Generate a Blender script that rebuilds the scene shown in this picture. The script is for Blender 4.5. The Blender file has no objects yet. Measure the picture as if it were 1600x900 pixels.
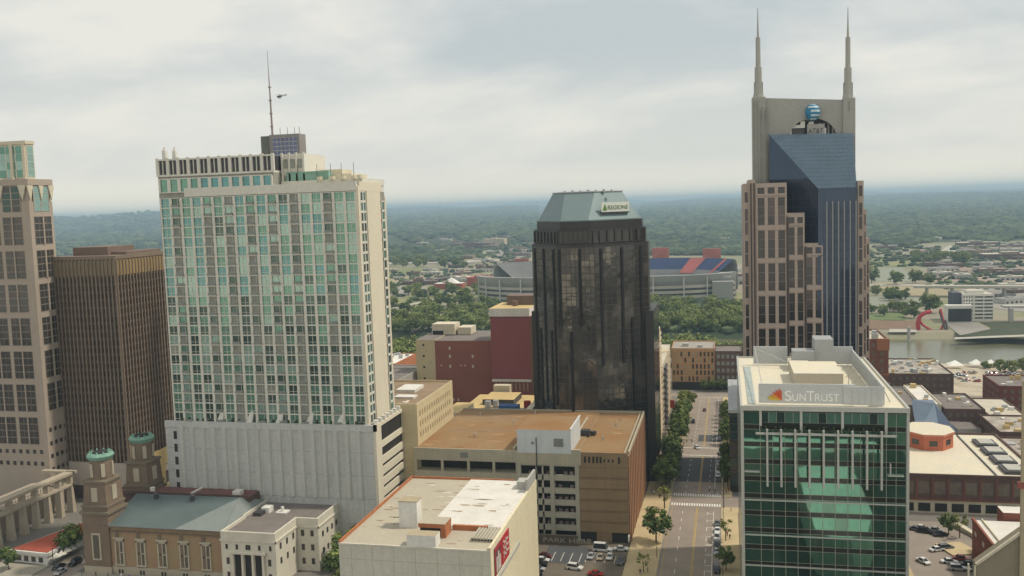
import bpy, math, random
from mathutils import Vector, Matrix, Euler
R = math.radians
rnd = random.Random(7)
C = bpy.context.scene.collection
S = bpy.context.scene

# ------------------------------------------------------------------ camera
F, H = 1450.0, 106.0
ROLL, PIT, YAW = math.atan(.033), math.atan(129.4 / F), R(13.0)
fw = Vector((-math.sin(YAW) * math.cos(PIT), math.cos(YAW) * math.cos(PIT), -math.sin(PIT)))
r0 = Vector((math.cos(YAW), math.sin(YAW), 0)); u0 = r0.cross(fw)
RX = r0 * math.cos(ROLL) - u0 * math.sin(ROLL)
UX = r0 * math.sin(ROLL) + u0 * math.cos(ROLL)
CAM = Vector((0, 0, H))
cd = bpy.data.cameras.new('camera'); cam = bpy.data.objects.new('camera', cd); C.objects.link(cam)
m = Matrix((RX, UX, -fw)).transposed().to_4x4(); m.translation = CAM
cam.matrix_world = m
cd.sensor_width = 36; cd.lens = F / 1600 * 36; cd.clip_start = 1; cd.clip_end = 60000
S.camera = cam

# ------------------------------------------------------------------ sky, sun, exposure
SUN_AZ, SUN_EL = R(14), R(55)          # azimuth measured from +X towards +Y
w = bpy.data.worlds.new('World'); S.world = w; w.use_nodes = True
nt = w.node_tree; N = nt.nodes; L = nt.links
N.clear()
def nn(tree, t, **k):
    n = tree.nodes.new(t)
    for a, b in k.items(): setattr(n, a, b)
    return n
out = nn(nt, 'ShaderNodeOutputWorld')
sky = nn(nt, 'ShaderNodeTexSky', sky_type='NISHITA', sun_disc=False, sun_elevation=SUN_EL, sun_rotation=math.pi / 2 - SUN_AZ)
sky.air_density = 1.2; sky.dust_density = 3.0
b1 = nn(nt, 'ShaderNodeBackground'); b1.inputs[1].default_value = 0.08
L.new(sky.outputs[0], b1.inputs[0])
tc = nn(nt, 'ShaderNodeTexCoord')
sx = nn(nt, 'ShaderNodeSeparateXYZ'); L.new(tc.outputs['Generated'], sx.inputs[0])
def mth(tree, op, a=None, b=None, c=None):
    n = nn(tree, 'ShaderNodeMath', operation=op)
    for i, v in enumerate((a, b, c)):
        if v is None: continue
        if isinstance(v, (int, float)): n.inputs[i].default_value = v
        else: tree.links.new(v, n.inputs[i])
    return n.outputs[0]
zz = mth(nt, 'ADD', mth(nt, 'MAXIMUM', sx.outputs[2], 0.0), 0.30)
cx = nn(nt, 'ShaderNodeCombineXYZ')
L.new(mth(nt, 'DIVIDE', sx.outputs[0], zz), cx.inputs[0]); L.new(mth(nt, 'DIVIDE', sx.outputs[1], zz), cx.inputs[1])
n1 = nn(nt, 'ShaderNodeTexNoise'); n1.inputs['Scale'].default_value = 1.15; n1.inputs['Detail'].default_value = 8; n1.inputs['Roughness'].default_value = .56
n1.inputs['Distortion'].default_value = .25
SKYX, SKYY = 1.4, 3.3
mp = nn(nt, 'ShaderNodeMapping'); mp.inputs['Location'].default_value = (SKYX, SKYY, 0.0); mp.inputs['Scale'].default_value = (.8, 1.1, 1)
L.new(cx.outputs[0], mp.inputs[0]); L.new(mp.outputs[0], n1.inputs['Vector'])
rp = nn(nt, 'ShaderNodeValToRGB'); cr = rp.color_ramp
cr.elements[0].position = .40; cr.elements[0].color = (.40, .435, .445, 1)
cr.elements[1].position = .58; cr.elements[1].color = (.62, .605, .555, 1)
e = cr.elements.new(.49); e.color = (.50, .515, .50, 1)
L.new(n1.outputs['Fac'], rp.inputs[0])
# paler, warmer air just above the skyline
hz = nn(nt, 'ShaderNodeMapRange'); hz.inputs[1].default_value = 0.0; hz.inputs[2].default_value = .16; hz.inputs[3].default_value = .85; hz.inputs[4].default_value = 0.0
L.new(sx.outputs[2], hz.inputs[0])
mx = nn(nt, 'ShaderNodeMixRGB'); mx.inputs[2].default_value = (.64, .62, .55, 1)
L.new(hz.outputs[0], mx.inputs[0]); L.new(rp.outputs[0], mx.inputs[1])
b2 = nn(nt, 'ShaderNodeBackground'); b2.inputs[1].default_value = 1.06
hz2 = nn(nt, 'ShaderNodeMapRange'); hz2.inputs[1].default_value = 0.0; hz2.inputs[2].default_value = .045; hz2.inputs[3].default_value = .62; hz2.inputs[4].default_value = 0.0
L.new(sx.outputs[2], hz2.inputs[0])
mx2 = nn(nt, 'ShaderNodeMixRGB'); mx2.inputs[2].default_value = (1.0, .88, .66, 1)
L.new(hz2.outputs[0], mx2.inputs[0]); L.new(mx.outputs[0], mx2.inputs[1])
L.new(mx2.outputs[0], b2.inputs[0])
ms = nn(nt, 'ShaderNodeMixShader'); ms.inputs[0].default_value = .93
L.new(b1.outputs[0], ms.inputs[1]); L.new(b2.outputs[0], ms.inputs[2]); L.new(ms.outputs[0], out.inputs[0])

sl = bpy.data.lights.new('sun', 'SUN'); sl.energy = 2.1; sl.angle = R(4); sl.color = (1, .91, .77)
so = bpy.data.objects.new('sun', sl); C.objects.link(so); so.location = (200, 100, 400)
sd = Vector((math.cos(SUN_AZ) * math.cos(SUN_EL), math.sin(SUN_AZ) * math.cos(SUN_EL), math.sin(SUN_EL)))
so.rotation_euler = sd.to_track_quat('Z', 'Y').to_euler()
S.view_settings.view_transform = 'Standard'; S.view_settings.look = 'None'
S.view_settings.gamma = 1; S.view_settings.exposure = 0.42
S.render.engine = 'CYCLES'
S.cycles.volume_bounces = 0; S.cycles.max_bounces = 6; S.cycles.diffuse_bounces = 3; S.cycles.glossy_bounces = 3
S.cycles.use_denoising = True

# ------------------------------------------------------------------ helpers
def at(px, py, X=None, Y=None, Z=None):
    d = fw * F + RX * (px - 800) - UX * (py - 450)
    t = (X / d.x) if X is not None else (Y / d.y) if Y is not None else (Z - H) / d.z
    return CAM + d * t

MATS = {}
def mat(name, col, rough=.8, metal=0, var=.18, scale=.25, bump=0, spec=.3, streak=0, hue=None, emit=None, fine=.08):
    """procedural surface: base colour broken up by large blotches, fine grain and optional vertical weather streaks"""
    if name in MATS: return MATS[name]
    m = bpy.data.materials.new(name); m.use_nodes = True; MATS[name] = m
    t = m.node_tree; b = t.nodes['Principled BSDF']
    b.inputs['Roughness'].default_value = rough; b.inputs['Metallic'].default_value = metal
    b.inputs['Specular IOR Level'].default_value = spec
    c = tuple(col) + (1,)
    if var <= 0:
        b.inputs['Base Color'].default_value = c
    else:
        g = nn(t, 'ShaderNodeNewGeometry')
        n = nn(t, 'ShaderNodeTexNoise'); n.inputs['Scale'].default_value = scale; n.inputs['Detail'].default_value = 6
        t.links.new(g.outputs['Position'], n.inputs['Vector'])
        f = nn(t, 'ShaderNodeTexNoise'); f.inputs['Scale'].default_value = max(1.2, scale * 8); f.inputs['Detail'].default_value = 3
        t.links.new(g.outputs['Position'], f.inputs['Vector'])
        v = mth(t, 'MULTIPLY_ADD', mth(t, 'SUBTRACT', n.outputs['Fac'], .5), var * 4, 1.0)
        v = mth(t, 'MULTIPLY_ADD', mth(t, 'SUBTRACT', f.outputs['Fac'], .5), fine * 4, v)
        if streak:
            mpn = nn(t, 'ShaderNodeMapping'); mpn.inputs['Scale'].default_value = (1.1, 1.1, .05)
            t.links.new(g.outputs['Position'], mpn.inputs[0])
            s = nn(t, 'ShaderNodeTexNoise'); s.inputs['Scale'].default_value = 1; s.inputs['Detail'].default_value = 4
            t.links.new(mpn.outputs[0], s.inputs['Vector'])
            v = mth(t, 'MULTIPLY_ADD', mth(t, 'SUBTRACT', s.outputs['Fac'], .5), streak * 4, v)
        v = mth(t, 'MAXIMUM', v, .25)
        mm = nn(t, 'ShaderNodeMixRGB', blend_type='MULTIPLY'); mm.inputs[0].default_value = 1
        cc = nn(t, 'ShaderNodeCombineXYZ')
        for i in range(3): t.links.new(v, cc.inputs[i])
        t.links.new(cc.outputs[0], mm.inputs[2])
        if hue:
            h = nn(t, 'ShaderNodeMixRGB'); h.inputs[1].default_value = c; h.inputs[2].default_value = tuple(hue) + (1,)
            hr = nn(t, 'ShaderNodeMapRange'); hr.inputs[1].default_value = .42; hr.inputs[2].default_value = .6
            t.links.new(n.outputs['Fac'], hr.inputs[0]); t.links.new(hr.outputs[0], h.inputs[0])
            t.links.new(h.outputs[0], mm.inputs[1])
        else: mm.inputs[1].default_value = c
        t.links.new(mm.outputs[0], b.inputs['Base Color'])
        if bump:
            bp = nn(t, 'ShaderNodeBump'); bp.inputs['Strength'].default_value = bump; bp.inputs['Distance'].default_value = .3
            t.links.new(f.outputs['Fac'], bp.inputs['Height']); t.links.new(bp.outputs[0], b.inputs['Normal'])
    return m

def glass(name, col, metal=.6, rough=.06, bump=.02, var=.15):
    if name in MATS: return MATS[name]
    m = mat(name, col, rough, metal, var=var, scale=.15, spec=.5)
    t = m.node_tree; b = t.nodes['Principled BSDF']
    g = nn(t, 'ShaderNodeNewGeometry'); n = nn(t, 'ShaderNodeTexNoise'); n.inputs['Scale'].default_value = .35; n.inputs['Detail'].default_value = 1
    t.links.new(g.outputs['Position'], n.inputs['Vector'])
    bp = nn(t, 'ShaderNodeBump'); bp.inputs['Strength'].default_value = 1; bp.inputs['Distance'].default_value = bump
    t.links.new(n.outputs['Fac'], bp.inputs['Height']); t.links.new(bp.outputs[0], b.inputs['Normal'])
    return m

EACH = {'balcony', 'roof_plant', 'splayed_bracket', 'terrace_upstand', 'roof_knob', 'planter_shrub', 'vent_stack', 'antenna', 'column', 'roof_vent', 'slot', 'porch_opening', 'skylight', 'pier', 'scoreboard_frame', 'chiller', 'sign_figure', 'vent_grille', 'parked_row', 'roof_beam', 'rotor', 'skid', 'roof_stain', 'orange_top_bay', 'far_stand_wall', 'end_ramp', 'fin', 'mast'}
class MB:
    """collects shapes in world coordinates; build() links them as ONE mesh object under its thing"""
    def __init__(s): s.v = []; s.f = []; s.m = []
    def poly(s, pts, m=0):
        k = len(s.v); s.v += [tuple(p) for p in pts]; s.f.append(tuple(range(k, k + len(pts)))); s.m.append(m)
    def box(s, x0, x1, y0, y1, z0, z1, m=0, top=None):
        k = len(s.v)
        s.v += [(x0, y0, z0), (x1, y0, z0), (x1, y1, z0), (x0, y1, z0), (x0, y0, z1), (x1, y0, z1), (x1, y1, z1), (x0, y1, z1)]
        s.f += [(k, k+3, k+2, k+1), (k+4, k+5, k+6, k+7), (k, k+1, k+5, k+4), (k+1, k+2, k+6, k+5), (k+2, k+3, k+7, k+6), (k+3, k, k+4, k+7)]
        s.m += [m, m if top is None else top, m, m, m, m]
        return s
    def prism(s, pts, z0, z1, m=0, top=None, pts2=None):
        n = len(pts); k = len(s.v); p2 = pts2 or pts
        s.v += [(p[0], p[1], z0) for p in pts] + [(p[0], p[1], z1) for p in p2]
        s.f.append(tuple(k + n - 1 - i for i in range(n))); s.m.append(m)
        s.f.append(tuple(k + n + i for i in range(n))); s.m.append(m if top is None else top)
        for i in range(n):
            j = (i + 1) % n; s.f.append((k+i, k+j, k+n+j, k+n+i)); s.m.append(m)
        return s
    def cyl(s, x, y, z0, z1, r0, r1=None, n=12, m=0):
        r1 = r0 if r1 is None else r1
        a = [(math.cos(2*math.pi*i/n), math.sin(2*math.pi*i/n)) for i in range(n)]
        return s.prism([(x+c*r0, y+q*r0) for c, q in a], z0, z1, m, pts2=[(x+c*r1, y+q*r1) for c, q in a])
    def bar(s, a, b, r, m=0, n=5, r2=None):
        a = Vector(a); b = Vector(b); d = (b - a).normalized()
        u = d.orthogonal().normalized(); v = d.cross(u); k = len(s.v); r2 = r if r2 is None else r2
        for p, rr in ((a, r), (b, r2)):
            for i in range(n):
                t = 2*math.pi*i/n; s.v.append(tuple(p + u*math.cos(t)*rr + v*math.sin(t)*rr))
        for i in range(n):
            j = (i+1) % n; s.f.append((k+i, k+j, k+n+j, k+n+i)); s.m.append(m)
        s.f.append(tuple(k+n-1-i for i in range(n))); s.f.append(tuple(k+n+i for i in range(n))); s.m += [m, m]
        return s
    def obox(s, c, ax, hx, hy, z0, z1, m=0, top=None):
        """box turned about z: centre c, half sizes hx, hy, angle ax"""
        ca, sa = math.cos(ax), math.sin(ax)
        P = [(c[0] + ca*a*hx - sa*b*hy, c[1] + sa*a*hx + ca*b*hy) for a, b in ((-1,-1),(1,-1),(1,1),(-1,1))]
        return s.prism(P, z0, z1, m, top)
    def build(s, name, mats, parent=None, smooth=False):
        if name in EACH and parent is not None:
            ps = s.split()
            if 1 < len(ps) <= 100:
                return [p.build1(name, mats, parent) for p in ps][0]
            if len(ps) > 100:
                ps.sort(key=lambda p: (Vector(p.v[0]) - CAM).length); rest = MB()
                for p in ps[99:]:
                    k = len(rest.v); rest.v += p.v; rest.f += [tuple(i + k for i in f) for f in p.f]; rest.m += p.m
                for p in ps[:99]: o = p.build1(name, mats, parent)
                r = rest.build1(name, mats, parent); r['kind'] = 'stuff'; return o
        return s.build1(name, mats, parent, smooth)
    def build1(s, name, mats, parent=None, smooth=False):
        if not isinstance(mats, (list, tuple)): mats = [mats]
        o3 = Vector(parent.get('_w', (0, 0, 0))) if parent is not None else Vector((0, 0, 0))
        me = bpy.data.meshes.new(name)
        me.from_pydata([(v[0]-o3.x, v[1]-o3.y, v[2]-o3.z) for v in s.v], [], s.f)
        for q in mats: me.materials.append(q)
        me.polygons.foreach_set('material_index', [min(i, len(mats)-1) for i in s.m])
        if smooth: me.polygons.foreach_set('use_smooth', [True]*len(s.f))
        me.update()
        o = bpy.data.objects.new(name, me); C.objects.link(o)
        if parent is not None: o.parent = parent
        o['_w'] = tuple(o3)
        return o
    def split(s):
        """one builder per separate shape"""
        par = list(range(len(s.v)))
        def find(i):
            while par[i] != i: par[i] = par[par[i]]; i = par[i]
            return i
        for f in s.f:
            a = find(f[0])
            for i in f[1:]: par[find(i)] = a
        grp = {}
        for f, m in zip(s.f, s.m): grp.setdefault(find(f[0]), []).append((f, m))
        res = []
        for g in grp.values():
            b = MB(); mp_ = {}
            for f, m in g:
                for i in f:
                    if i not in mp_: mp_[i] = len(b.v); b.v.append(s.v[i])
                b.f.append(tuple(mp_[i] for i in f)); b.m.append(m)
            res.append(b)
        return res

def thing(name, label, cat, loc, group=None):
    o = bpy.data.objects.new(name, None); C.objects.link(o); o.location = loc; o.empty_display_size = .5
    o['_w'] = tuple(loc); o['label'] = label; o['category'] = cat
    if group: o['group'] = group
    return o
def tag(o, label, cat, group=None):
    o['label'] = label; o['category'] = cat
    if group: o['group'] = group
    return o
def struct(o, kind='structure'):
    o['kind'] = kind; return o
def kids(o): return [c for c in bpy.data.objects if c.parent == o]
def copy_tree(proto, loc, rz=0, sc=None, label=None, group=None, mats=None):
    """copy a thing with its parts and sub-parts; mats swaps a material in every part"""
    def rec(o, par):
        c = o.copy(); C.objects.link(c)
        if par is not None: c.parent = par
        if mats and o.type == 'MESH':
            for i in range(len(c.material_slots)):
                mm_ = o.data.materials[i]
                if mm_ and mm_.name in mats:
                    c.material_slots[i].link = 'OBJECT'; c.material_slots[i].material = mats[mm_.name]
        for q in KIDS.get(o.name, []): rec(q, c)
        return c
    r = rec(proto, None); r.location = loc; r.rotation_euler = (0, 0, rz)
    if sc: r.scale = (sc, sc, sc) if not isinstance(sc, tuple) else sc
    if label: r['label'] = label
    if group: r['group'] = group
    return r
KIDS = {}
def proto_done(o):
    """remember the child lists of a prototype so that copying needs no scene search"""
    ch = kids(o); KIDS[o.name] = ch
    for c in ch: proto_done(c)

PANES = {}
def pane(th, c, u, w_, h_, m_, name='window', tilt=0):
    """ask for one window pane on thing th: centre c, wall direction u (unit xy), size, material"""
    PANES.setdefault(th.name, (th, {}))[1].setdefault(name, []).append((Vector(c), u, w_, h_, m_, tilt))
PMESH = {}
def flush_panes():
    for th, byname in PANES.values():
        for name, lst in byname.items():
            def key(q):
                d = q[0] - CAM; z = d.dot(fw)
                if z <= 1: return -1
                x = d.dot(RX)/z*F; y = d.dot(UX)/z*F
                ins = 1 if abs(x) < 800 and abs(y) < 450 else .01
                n = Vector((q[1][1], -q[1][0], 0))      # outward normal
                fac = max(0, -n.dot(d)/d.length)
                return ins*fac*q[2]*q[3]/z/z
            lst = sorted(lst, key=key, reverse=True)
            one, rest = (lst, []) if len(lst) <= 100 else (lst[:99], lst[99:])
            o3 = Vector(th['_w'])
            for c, u, w_, h_, m_, tilt in one:
                k = (round(w_, 2), round(h_, 2), m_.name)
                if k not in PMESH:
                    b = MB(); b.box(-w_/2, w_/2, -.05, .05, -h_/2, h_/2)
                    me = bpy.data.meshes.new(name); me.from_pydata(b.v, [], b.f); me.materials.append(m_); PMESH[k] = me
                o = bpy.data.objects.new(name, PMESH[k]); C.objects.link(o); o.parent = th
                o.location = c - o3; o.rotation_euler = (tilt, 0, math.atan2(u[1], u[0]) + tilt)
            if rest:
                b = MB(); ms_ = []
                for c, u, w_, h_, m_, tilt in rest:
                    if m_ not in ms_: ms_.append(m_)
                    i = ms_.index(m_); ux = Vector((math.cos(tilt)*u[0], math.cos(tilt)*u[1], 0)); nx = Vector((u[1], -u[0], 0))*.05
                    vz = Vector((0, 0, h_/2)) + nx*tilt*20*h_/2; P = [c - ux*w_/2 - vz, c + ux*w_/2 - vz, c + ux*w_/2 + vz, c - ux*w_/2 + vz]
                    b.poly([p + nx for p in P], i)
                    for a_, b_ in ((0, 1), (1, 2), (2, 3), (3, 0)):
                        b.poly([P[a_] - nx, P[b_] - nx, P[b_] + nx, P[a_] + nx], i)
                o = b.build(name, ms_, th); o['kind'] = 'stuff'

def facade(th, fr, p0, p1, z0, z1, nc, nr, pw, sh, dep, pick, fm=0, gap=None, tilt=0, name='window', skip=None):
    """glazed grid on the wall p0->p1 (outward normal to the right of p0->p1): piers and bands go into mesh builder fr,
    panes are asked for singly. pw pier width, sh band height, dep how far the frame stands proud"""
    p0 = Vector((p0[0], p0[1], 0)); p1 = Vector((p1[0], p1[1], 0)); d = p1 - p0; Lw = d.length; u = d/Lw; n = Vector((u.y, -u.x, 0))
    cw = Lw/nc; ch = (z1 - z0)/nr
    def slab(a, b, za, zb, dd):
        A = p0 + u*a; B = p0 + u*b
        fr.prism([(A.x, A.y), (A.x + n.x*dd, A.y + n.y*dd), (B.x + n.x*dd, B.y + n.y*dd), (B.x, B.y)], za, zb, fm)
    if pw > 0:
        for i in range(nc + 1):
            a = max(0, i*cw - pw/2); b = min(Lw, i*cw + pw/2); slab(a, b, z0, z1, dep)
    if sh > 0:
        for j in range(nr + 1):
            za = max(z0, z0 + j*ch - sh/2); zb = min(z1, z0 + j*ch + sh/2); slab(0, Lw, za, zb, dep*.8)
    for i in range(nc):
        for j in range(nr):
            if skip and skip(i, j): continue
            mm = pick(i, j)
            if mm is None: continue
            c = p0 + u*(i + .5)*cw + n*.04; c.z = z0 + (j + .5)*ch
            tl = (rnd.random() - .5)*2*tilt
            pane(th, c, (u.x, u.y), cw - pw, ch - sh, mm, name, tl)

def windows(th, p0, p1, zs, us, w_, h_, m_, out=.06, name='window', fr=None, fm=0, lip=.18):
    """punched windows: wall line p0->p1, at distances us along it and heights zs; fr gets a sill and lintel for each"""
    p0 = Vector((p0[0], p0[1], 0)); p1 = Vector((p1[0], p1[1], 0)); u = (p1 - p0).normalized(); n = Vector((u.y, -u.x, 0))
    for z in zs:
        for a in us:
            c = p0 + u*a + n*out; c.z = z
            pane(th, c, (u.x, u.y), w_, h_, m_() if callable(m_) else m_, name)
            if fr is not None:
                for za, zb in ((z - h_/2 - lip, z - h_/2), (z + h_/2, z + h_/2 + lip)):
                    A = p0 + u*(a - w_/2 - .15); B = p0 + u*(a + w_/2 + .15)
                    fr.prism([(A.x, A.y), (A.x + n.x*.28, A.y + n.y*.28), (B.x + n.x*.28, B.y + n.y*.28), (B.x, B.y)], za, zb, fm)
def spread(a, b, n): return [a + (b - a)*(i + .5)/n for i in range(n)]

def roofed(mb, x0, x1, y0, y1, z0, z1, wall=0, roof=1, par=.8, t=.35, cap=None):
    """walls with a real parapet and a sunk roof deck"""
    cap = wall if cap is None else cap
    mb.box(x0, x1, y0, y1, z0, z1 - par, wall, roof)
    for a in ((x0, x1, y0, y0 + t), (x0, x1, y1 - t, y1), (x0, x0 + t, y0 + t, y1 - t), (x1 - t, x1, y0 + t, y1 - t)):
        mb.box(*a, z1 - par, z1, wall, cap)

def letters(text, name, m_, parent, pos, size, depth, rot=(math.pi/2, 0, 0), width=None):
    cu = bpy.data.curves.new(name, 'FONT'); cu.body = text; cu.size = size; cu.extrude = depth
    cu.resolution_u = 3
    o = bpy.data.objects.new(name, cu); C.objects.link(o)
    dg = bpy.context.evaluated_depsgraph_get(); dg.update()
    me = bpy.data.meshes.new_from_object(o.evaluated_get(dg)); me.name = name
    C.objects.unlink(o); bpy.data.objects.remove(o)
    if width:
        xs = [v.co.x for v in me.vertices]; k = width/(max(xs) - min(xs)); x0_ = min(xs)
        for v in me.vertices: v.co.x = (v.co.x - x0_)*k
    me.materials.clear(); me.materials.append(m_)
    q = bpy.data.objects.new(name, me); C.objects.link(q); q.parent = parent
    q.location = Vector(pos) - (Vector(parent['_w']) if parent else Vector((0, 0, 0))); q.rotation_euler = rot
    return q
ORD = ['nearest', 'second', 'third', 'fourth', 'fifth', 'sixth', 'seventh', 'eighth', 'ninth', 'tenth', 'eleventh', 'twelfth',
       'thirteenth', 'fourteenth', 'fifteenth', 'sixteenth', 'seventeenth', 'eighteenth']

# ------------------------------------------------------------------ ground
WATER = -27.0
def gz(x, y):
    if y < 300: z = 0
    elif y < 573: z = -15*(y - 300)/273
    elif y < 700: z = -15 - 5*(y - 573)/127
    elif y < 742: z = -20 - 3*(y - 700)/42
    elif y < 765: z = -23 - 6*(y - 742)/23
    elif y < 882: z = -31
    elif y < 905: z = -31 + 9*(y - 882)/23
    elif y < 2500: z = -22
    else:
        t = (y - 2500)/9500
        z = -22 + 60*max(0, t)**1.2*(.75 + .35*math.sin(x*.0007 + y*.0005)*math.cos(x*.0004 - 1) + .12*math.sin(x*.0021 + 2))
        if y > 6000:                                   # the ridge on the left
            a = math.degrees(math.atan2(-x, y))
            if a > 25: z += (y - 6000)/3500*min(1, (a - 25)/5)*(112 + 34*math.exp(-((a - 33.5)/2.2)**2) + 7*math.sin(a*1.3) + 4*math.sin(a*3.1))*(1 if y < 9600 else max(0, 1 - (y - 9600)/900))
    return z
ys = [-250, -100, 0, 60, 120, 180, 240, 300] + [300 + 273*i/7 for i in range(1, 8)] + [615, 650, 700, 742, 750, 758, 765, 820, 882, 890, 898, 905, 950, 1100, 1400, 1800, 2200, 2500]
y = 2600
while y < 30000: ys.append(y); y *= 1.045
rows = []; b = MB(); NX = 130
for y in ys:
    xw0 = -1.25*abs(y) - 900; xw1 = .75*abs(y) + 900
    row = []
    for i in range(NX + 1):
        x = xw0 + (xw1 - xw0)*i/NX; row.append(len(b.v)); b.v.append((x, y, gz(x, y)))
    rows.append(row)
for j in range(len(rows) - 1):
    ym = (ys[j] + ys[j+1])/2; mi = 0 if ym < 742 else 1 if ym < 2500 else 2
    for i in range(NX):
        b.f.append((rows[j][i], rows[j][i+1], rows[j+1][i+1], rows[j+1][i])); b.m.append(2 if (690 < ym < 940 and b.v[rows[j][i]][0] < 70) else mi)
g_city = mat('city_ground', (.20, .185, .16), .95, var=.15, scale=.05, hue=(.14, .13, .12))
g_east = mat('east_bank_ground', (.32, .28, .21), .95, var=.3, scale=.009, hue=(.17, .18, .09), fine=.25)
g_wood = mat('wooded_hills', (.034, .055, .026), .95, var=.35, scale=.0045, hue=(.045, .062, .03), fine=.3)
struct(b.build('ground', [g_city, g_east, g_wood]))
b = MB(); b.poly([(-900, 748, WATER), (900, 748, WATER), (900, 900, WATER), (-900, 900, WATER)])
m_wat = mat('river_water', (.13, .13, .07), .22, var=.12, scale=.02, spec=.6)
t = m_wat.node_tree; bp = nn(t, 'ShaderNodeBump'); bp.inputs['Distance'].default_value = .25; bp.inputs['Strength'].default_value = .5
n_ = nn(t, 'ShaderNodeTexNoise'); n_.inputs['Scale'].default_value = .35; n_.inputs['Detail'].default_value = 4
g_ = nn(t, 'ShaderNodeNewGeometry'); t.links.new(g_.outputs['Position'], n_.inputs['Vector']); t.links.new(n_.outputs['Fac'], bp.inputs['Height']); t.links.new(bp.outputs[0], t.nodes['Principled BSDF'].inputs['Normal'])
struct(b.build('river', m_wat))

def sheet(name, x0, x1, y0, y1, dz, m_, kind='structure', ret=False, mb=None):
    """flat strip draped over the falling ground"""
    cut = sorted(set([y0, y1] + [v for v in (300, 573, 700, 742) if y0 < v < y1]))
    b = mb or MB()
    for a, c in zip(cut, cut[1:]):
        b.poly([(x0, a, gz(x0, a) + dz), (x1, a, gz(x1, a) + dz), (x1, c, gz(x1, c - 1e-6) + dz), (x0, c, gz(x0, c - 1e-6) + dz)])
    if mb: return b
    return struct(b.build(name, m_), kind)
def slabwalk(mb, x0, x1, y0, y1, h=.15):
    cut = sorted(set([y0, y1] + [v for v in (300, 573) if y0 < v < y1]))
    for a, c in zip(cut, cut[1:]):
        za, zc = gz(x0, a), gz(x0, c - 1e-6)
        k = len(mb.v); mb.v += [(x0, a, za - .3), (x1, a, za - .3), (x1, c, zc - .3), (x0, c, zc - .3), (x0, a, za + h), (x1, a, za + h), (x1, c, zc + h), (x0, c, zc + h)]
        mb.f += [(k+4, k+5, k+6, k+7), (k, k+1, k+5, k+4), (k+1, k+2, k+6, k+5), (k+2, k+3, k+7, k+6), (k+3, k, k+4, k+7)]; mb.m += [0]*5

asph = mat('asphalt_road', (.28, .235, .195), .9, var=.12, scale=.12, fine=.05)
asph2 = mat('asphalt_dark', (.082, .086, .09), .9, var=.12, scale=.12, fine=.05)  # darker tone for the patches laid over road and lot
lotm = mat('asphalt_lot', (.15, .125, .095), .9, var=.2, scale=.12)
pave = mat('concrete_paving', (.50, .40, .235), .9, var=.12, scale=.15)
pavg = mat('grey_paving', (.34, .31, .25), .9, var=.12, scale=.2)
paint = mat('road_paint', (.74, .72, .66), .8, var=.25, scale=.8)
ypaint = mat('yellow_road_paint', (.50, .34, .10), .8, var=.2, scale=.8)
sheet('avenue', -20.2, -2.2, 60, 574, .03, asph)
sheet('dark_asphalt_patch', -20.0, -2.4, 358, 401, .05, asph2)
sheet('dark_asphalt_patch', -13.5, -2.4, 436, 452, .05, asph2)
sheet('cross_street', -2.2, 330, 323.5, 336.5, .03, asph)
sheet('far_cross_street', -200, 300, 408.5, 420, .035, asph)
sheet('far_cross_street', -330, 330, 574, 586, .035, asph)
sheet('church_street', -330, -88.5, 214, 228, .03, asph)
sheet('side_street', -203, -192, 60, 330, .036, asph)
b = MB()
slabwalk(b, -29.6, -20.2, 60, 338); slabwalk(b, -29.6, -20.2, 338.2, 408); slabwalk(b, -29.0, -20.2, 420.5, 573)
struct(b.build('pavement', pave))
b = MB(); slabwalk(b, -2.2, 3.2, 60, 323); slabwalk(b, -2.2, 1.5, 337, 408); slabwalk(b, -2.2, 4, 420.5, 573); slabwalk(b, 3.2, 57, 316, 323)
slabwalk(b, 40.5, 50, 240, 315.8)
struct(b.build('pavement', pave))
b = MB()
for x0 in (-20.2, -2.4):
    slabwalk(b, x0, x0 + .2, 60, 323, .19); slabwalk(b, x0, x0 + .2, 337, 408, .19); slabwalk(b, x0, x0 + .2, 420.5, 573, .19)
struct(b.build('kerb', pavg))
b = MB()
for yy in (323.6, 336.8):
    for i in range(20):
        x = -19.6 + i*.87; sheet('', x, x + .52, yy - .4, yy + 3.0, .06, None, mb=b)
for yy in (405.3, 421.2, 570): sheet('', -19.8, -2.6, yy, yy + .8, .07, None, mb=b)
for x in (-15.3, -6.9):
    y = 70
    while y < 565:
        if not (320 < y < 340 or 404 < y < 424): sheet('', x, x + .18, y, y + 3, .06, None, mb=b)
        y += 9
for y in [250 + 8*i for i in range(9)] + [262, 275, 283]: sheet('', -6.9, -4.8, y, y + .25, .065, None, mb=b)
for a, c in ((250, 317), (345, 404), (424, 568)): sheet('', -4.9, -4.75, a, c, .062, None, mb=b)
struct(b.build('road_marking', paint))
b = MB()
for x in (-10.75, -10.3):
    for a, c in ((60, 322), (341, 404), (424, 569)): sheet('', x, x + .2, a, c, .06, None, mb=b)
for x in (-19.0,):
    for a, c in ((60, 322), (424, 569)): sheet('', x, x + .12, a, c, .06, None, mb=b)
struct(b.build('road_marking', ypaint))
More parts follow.
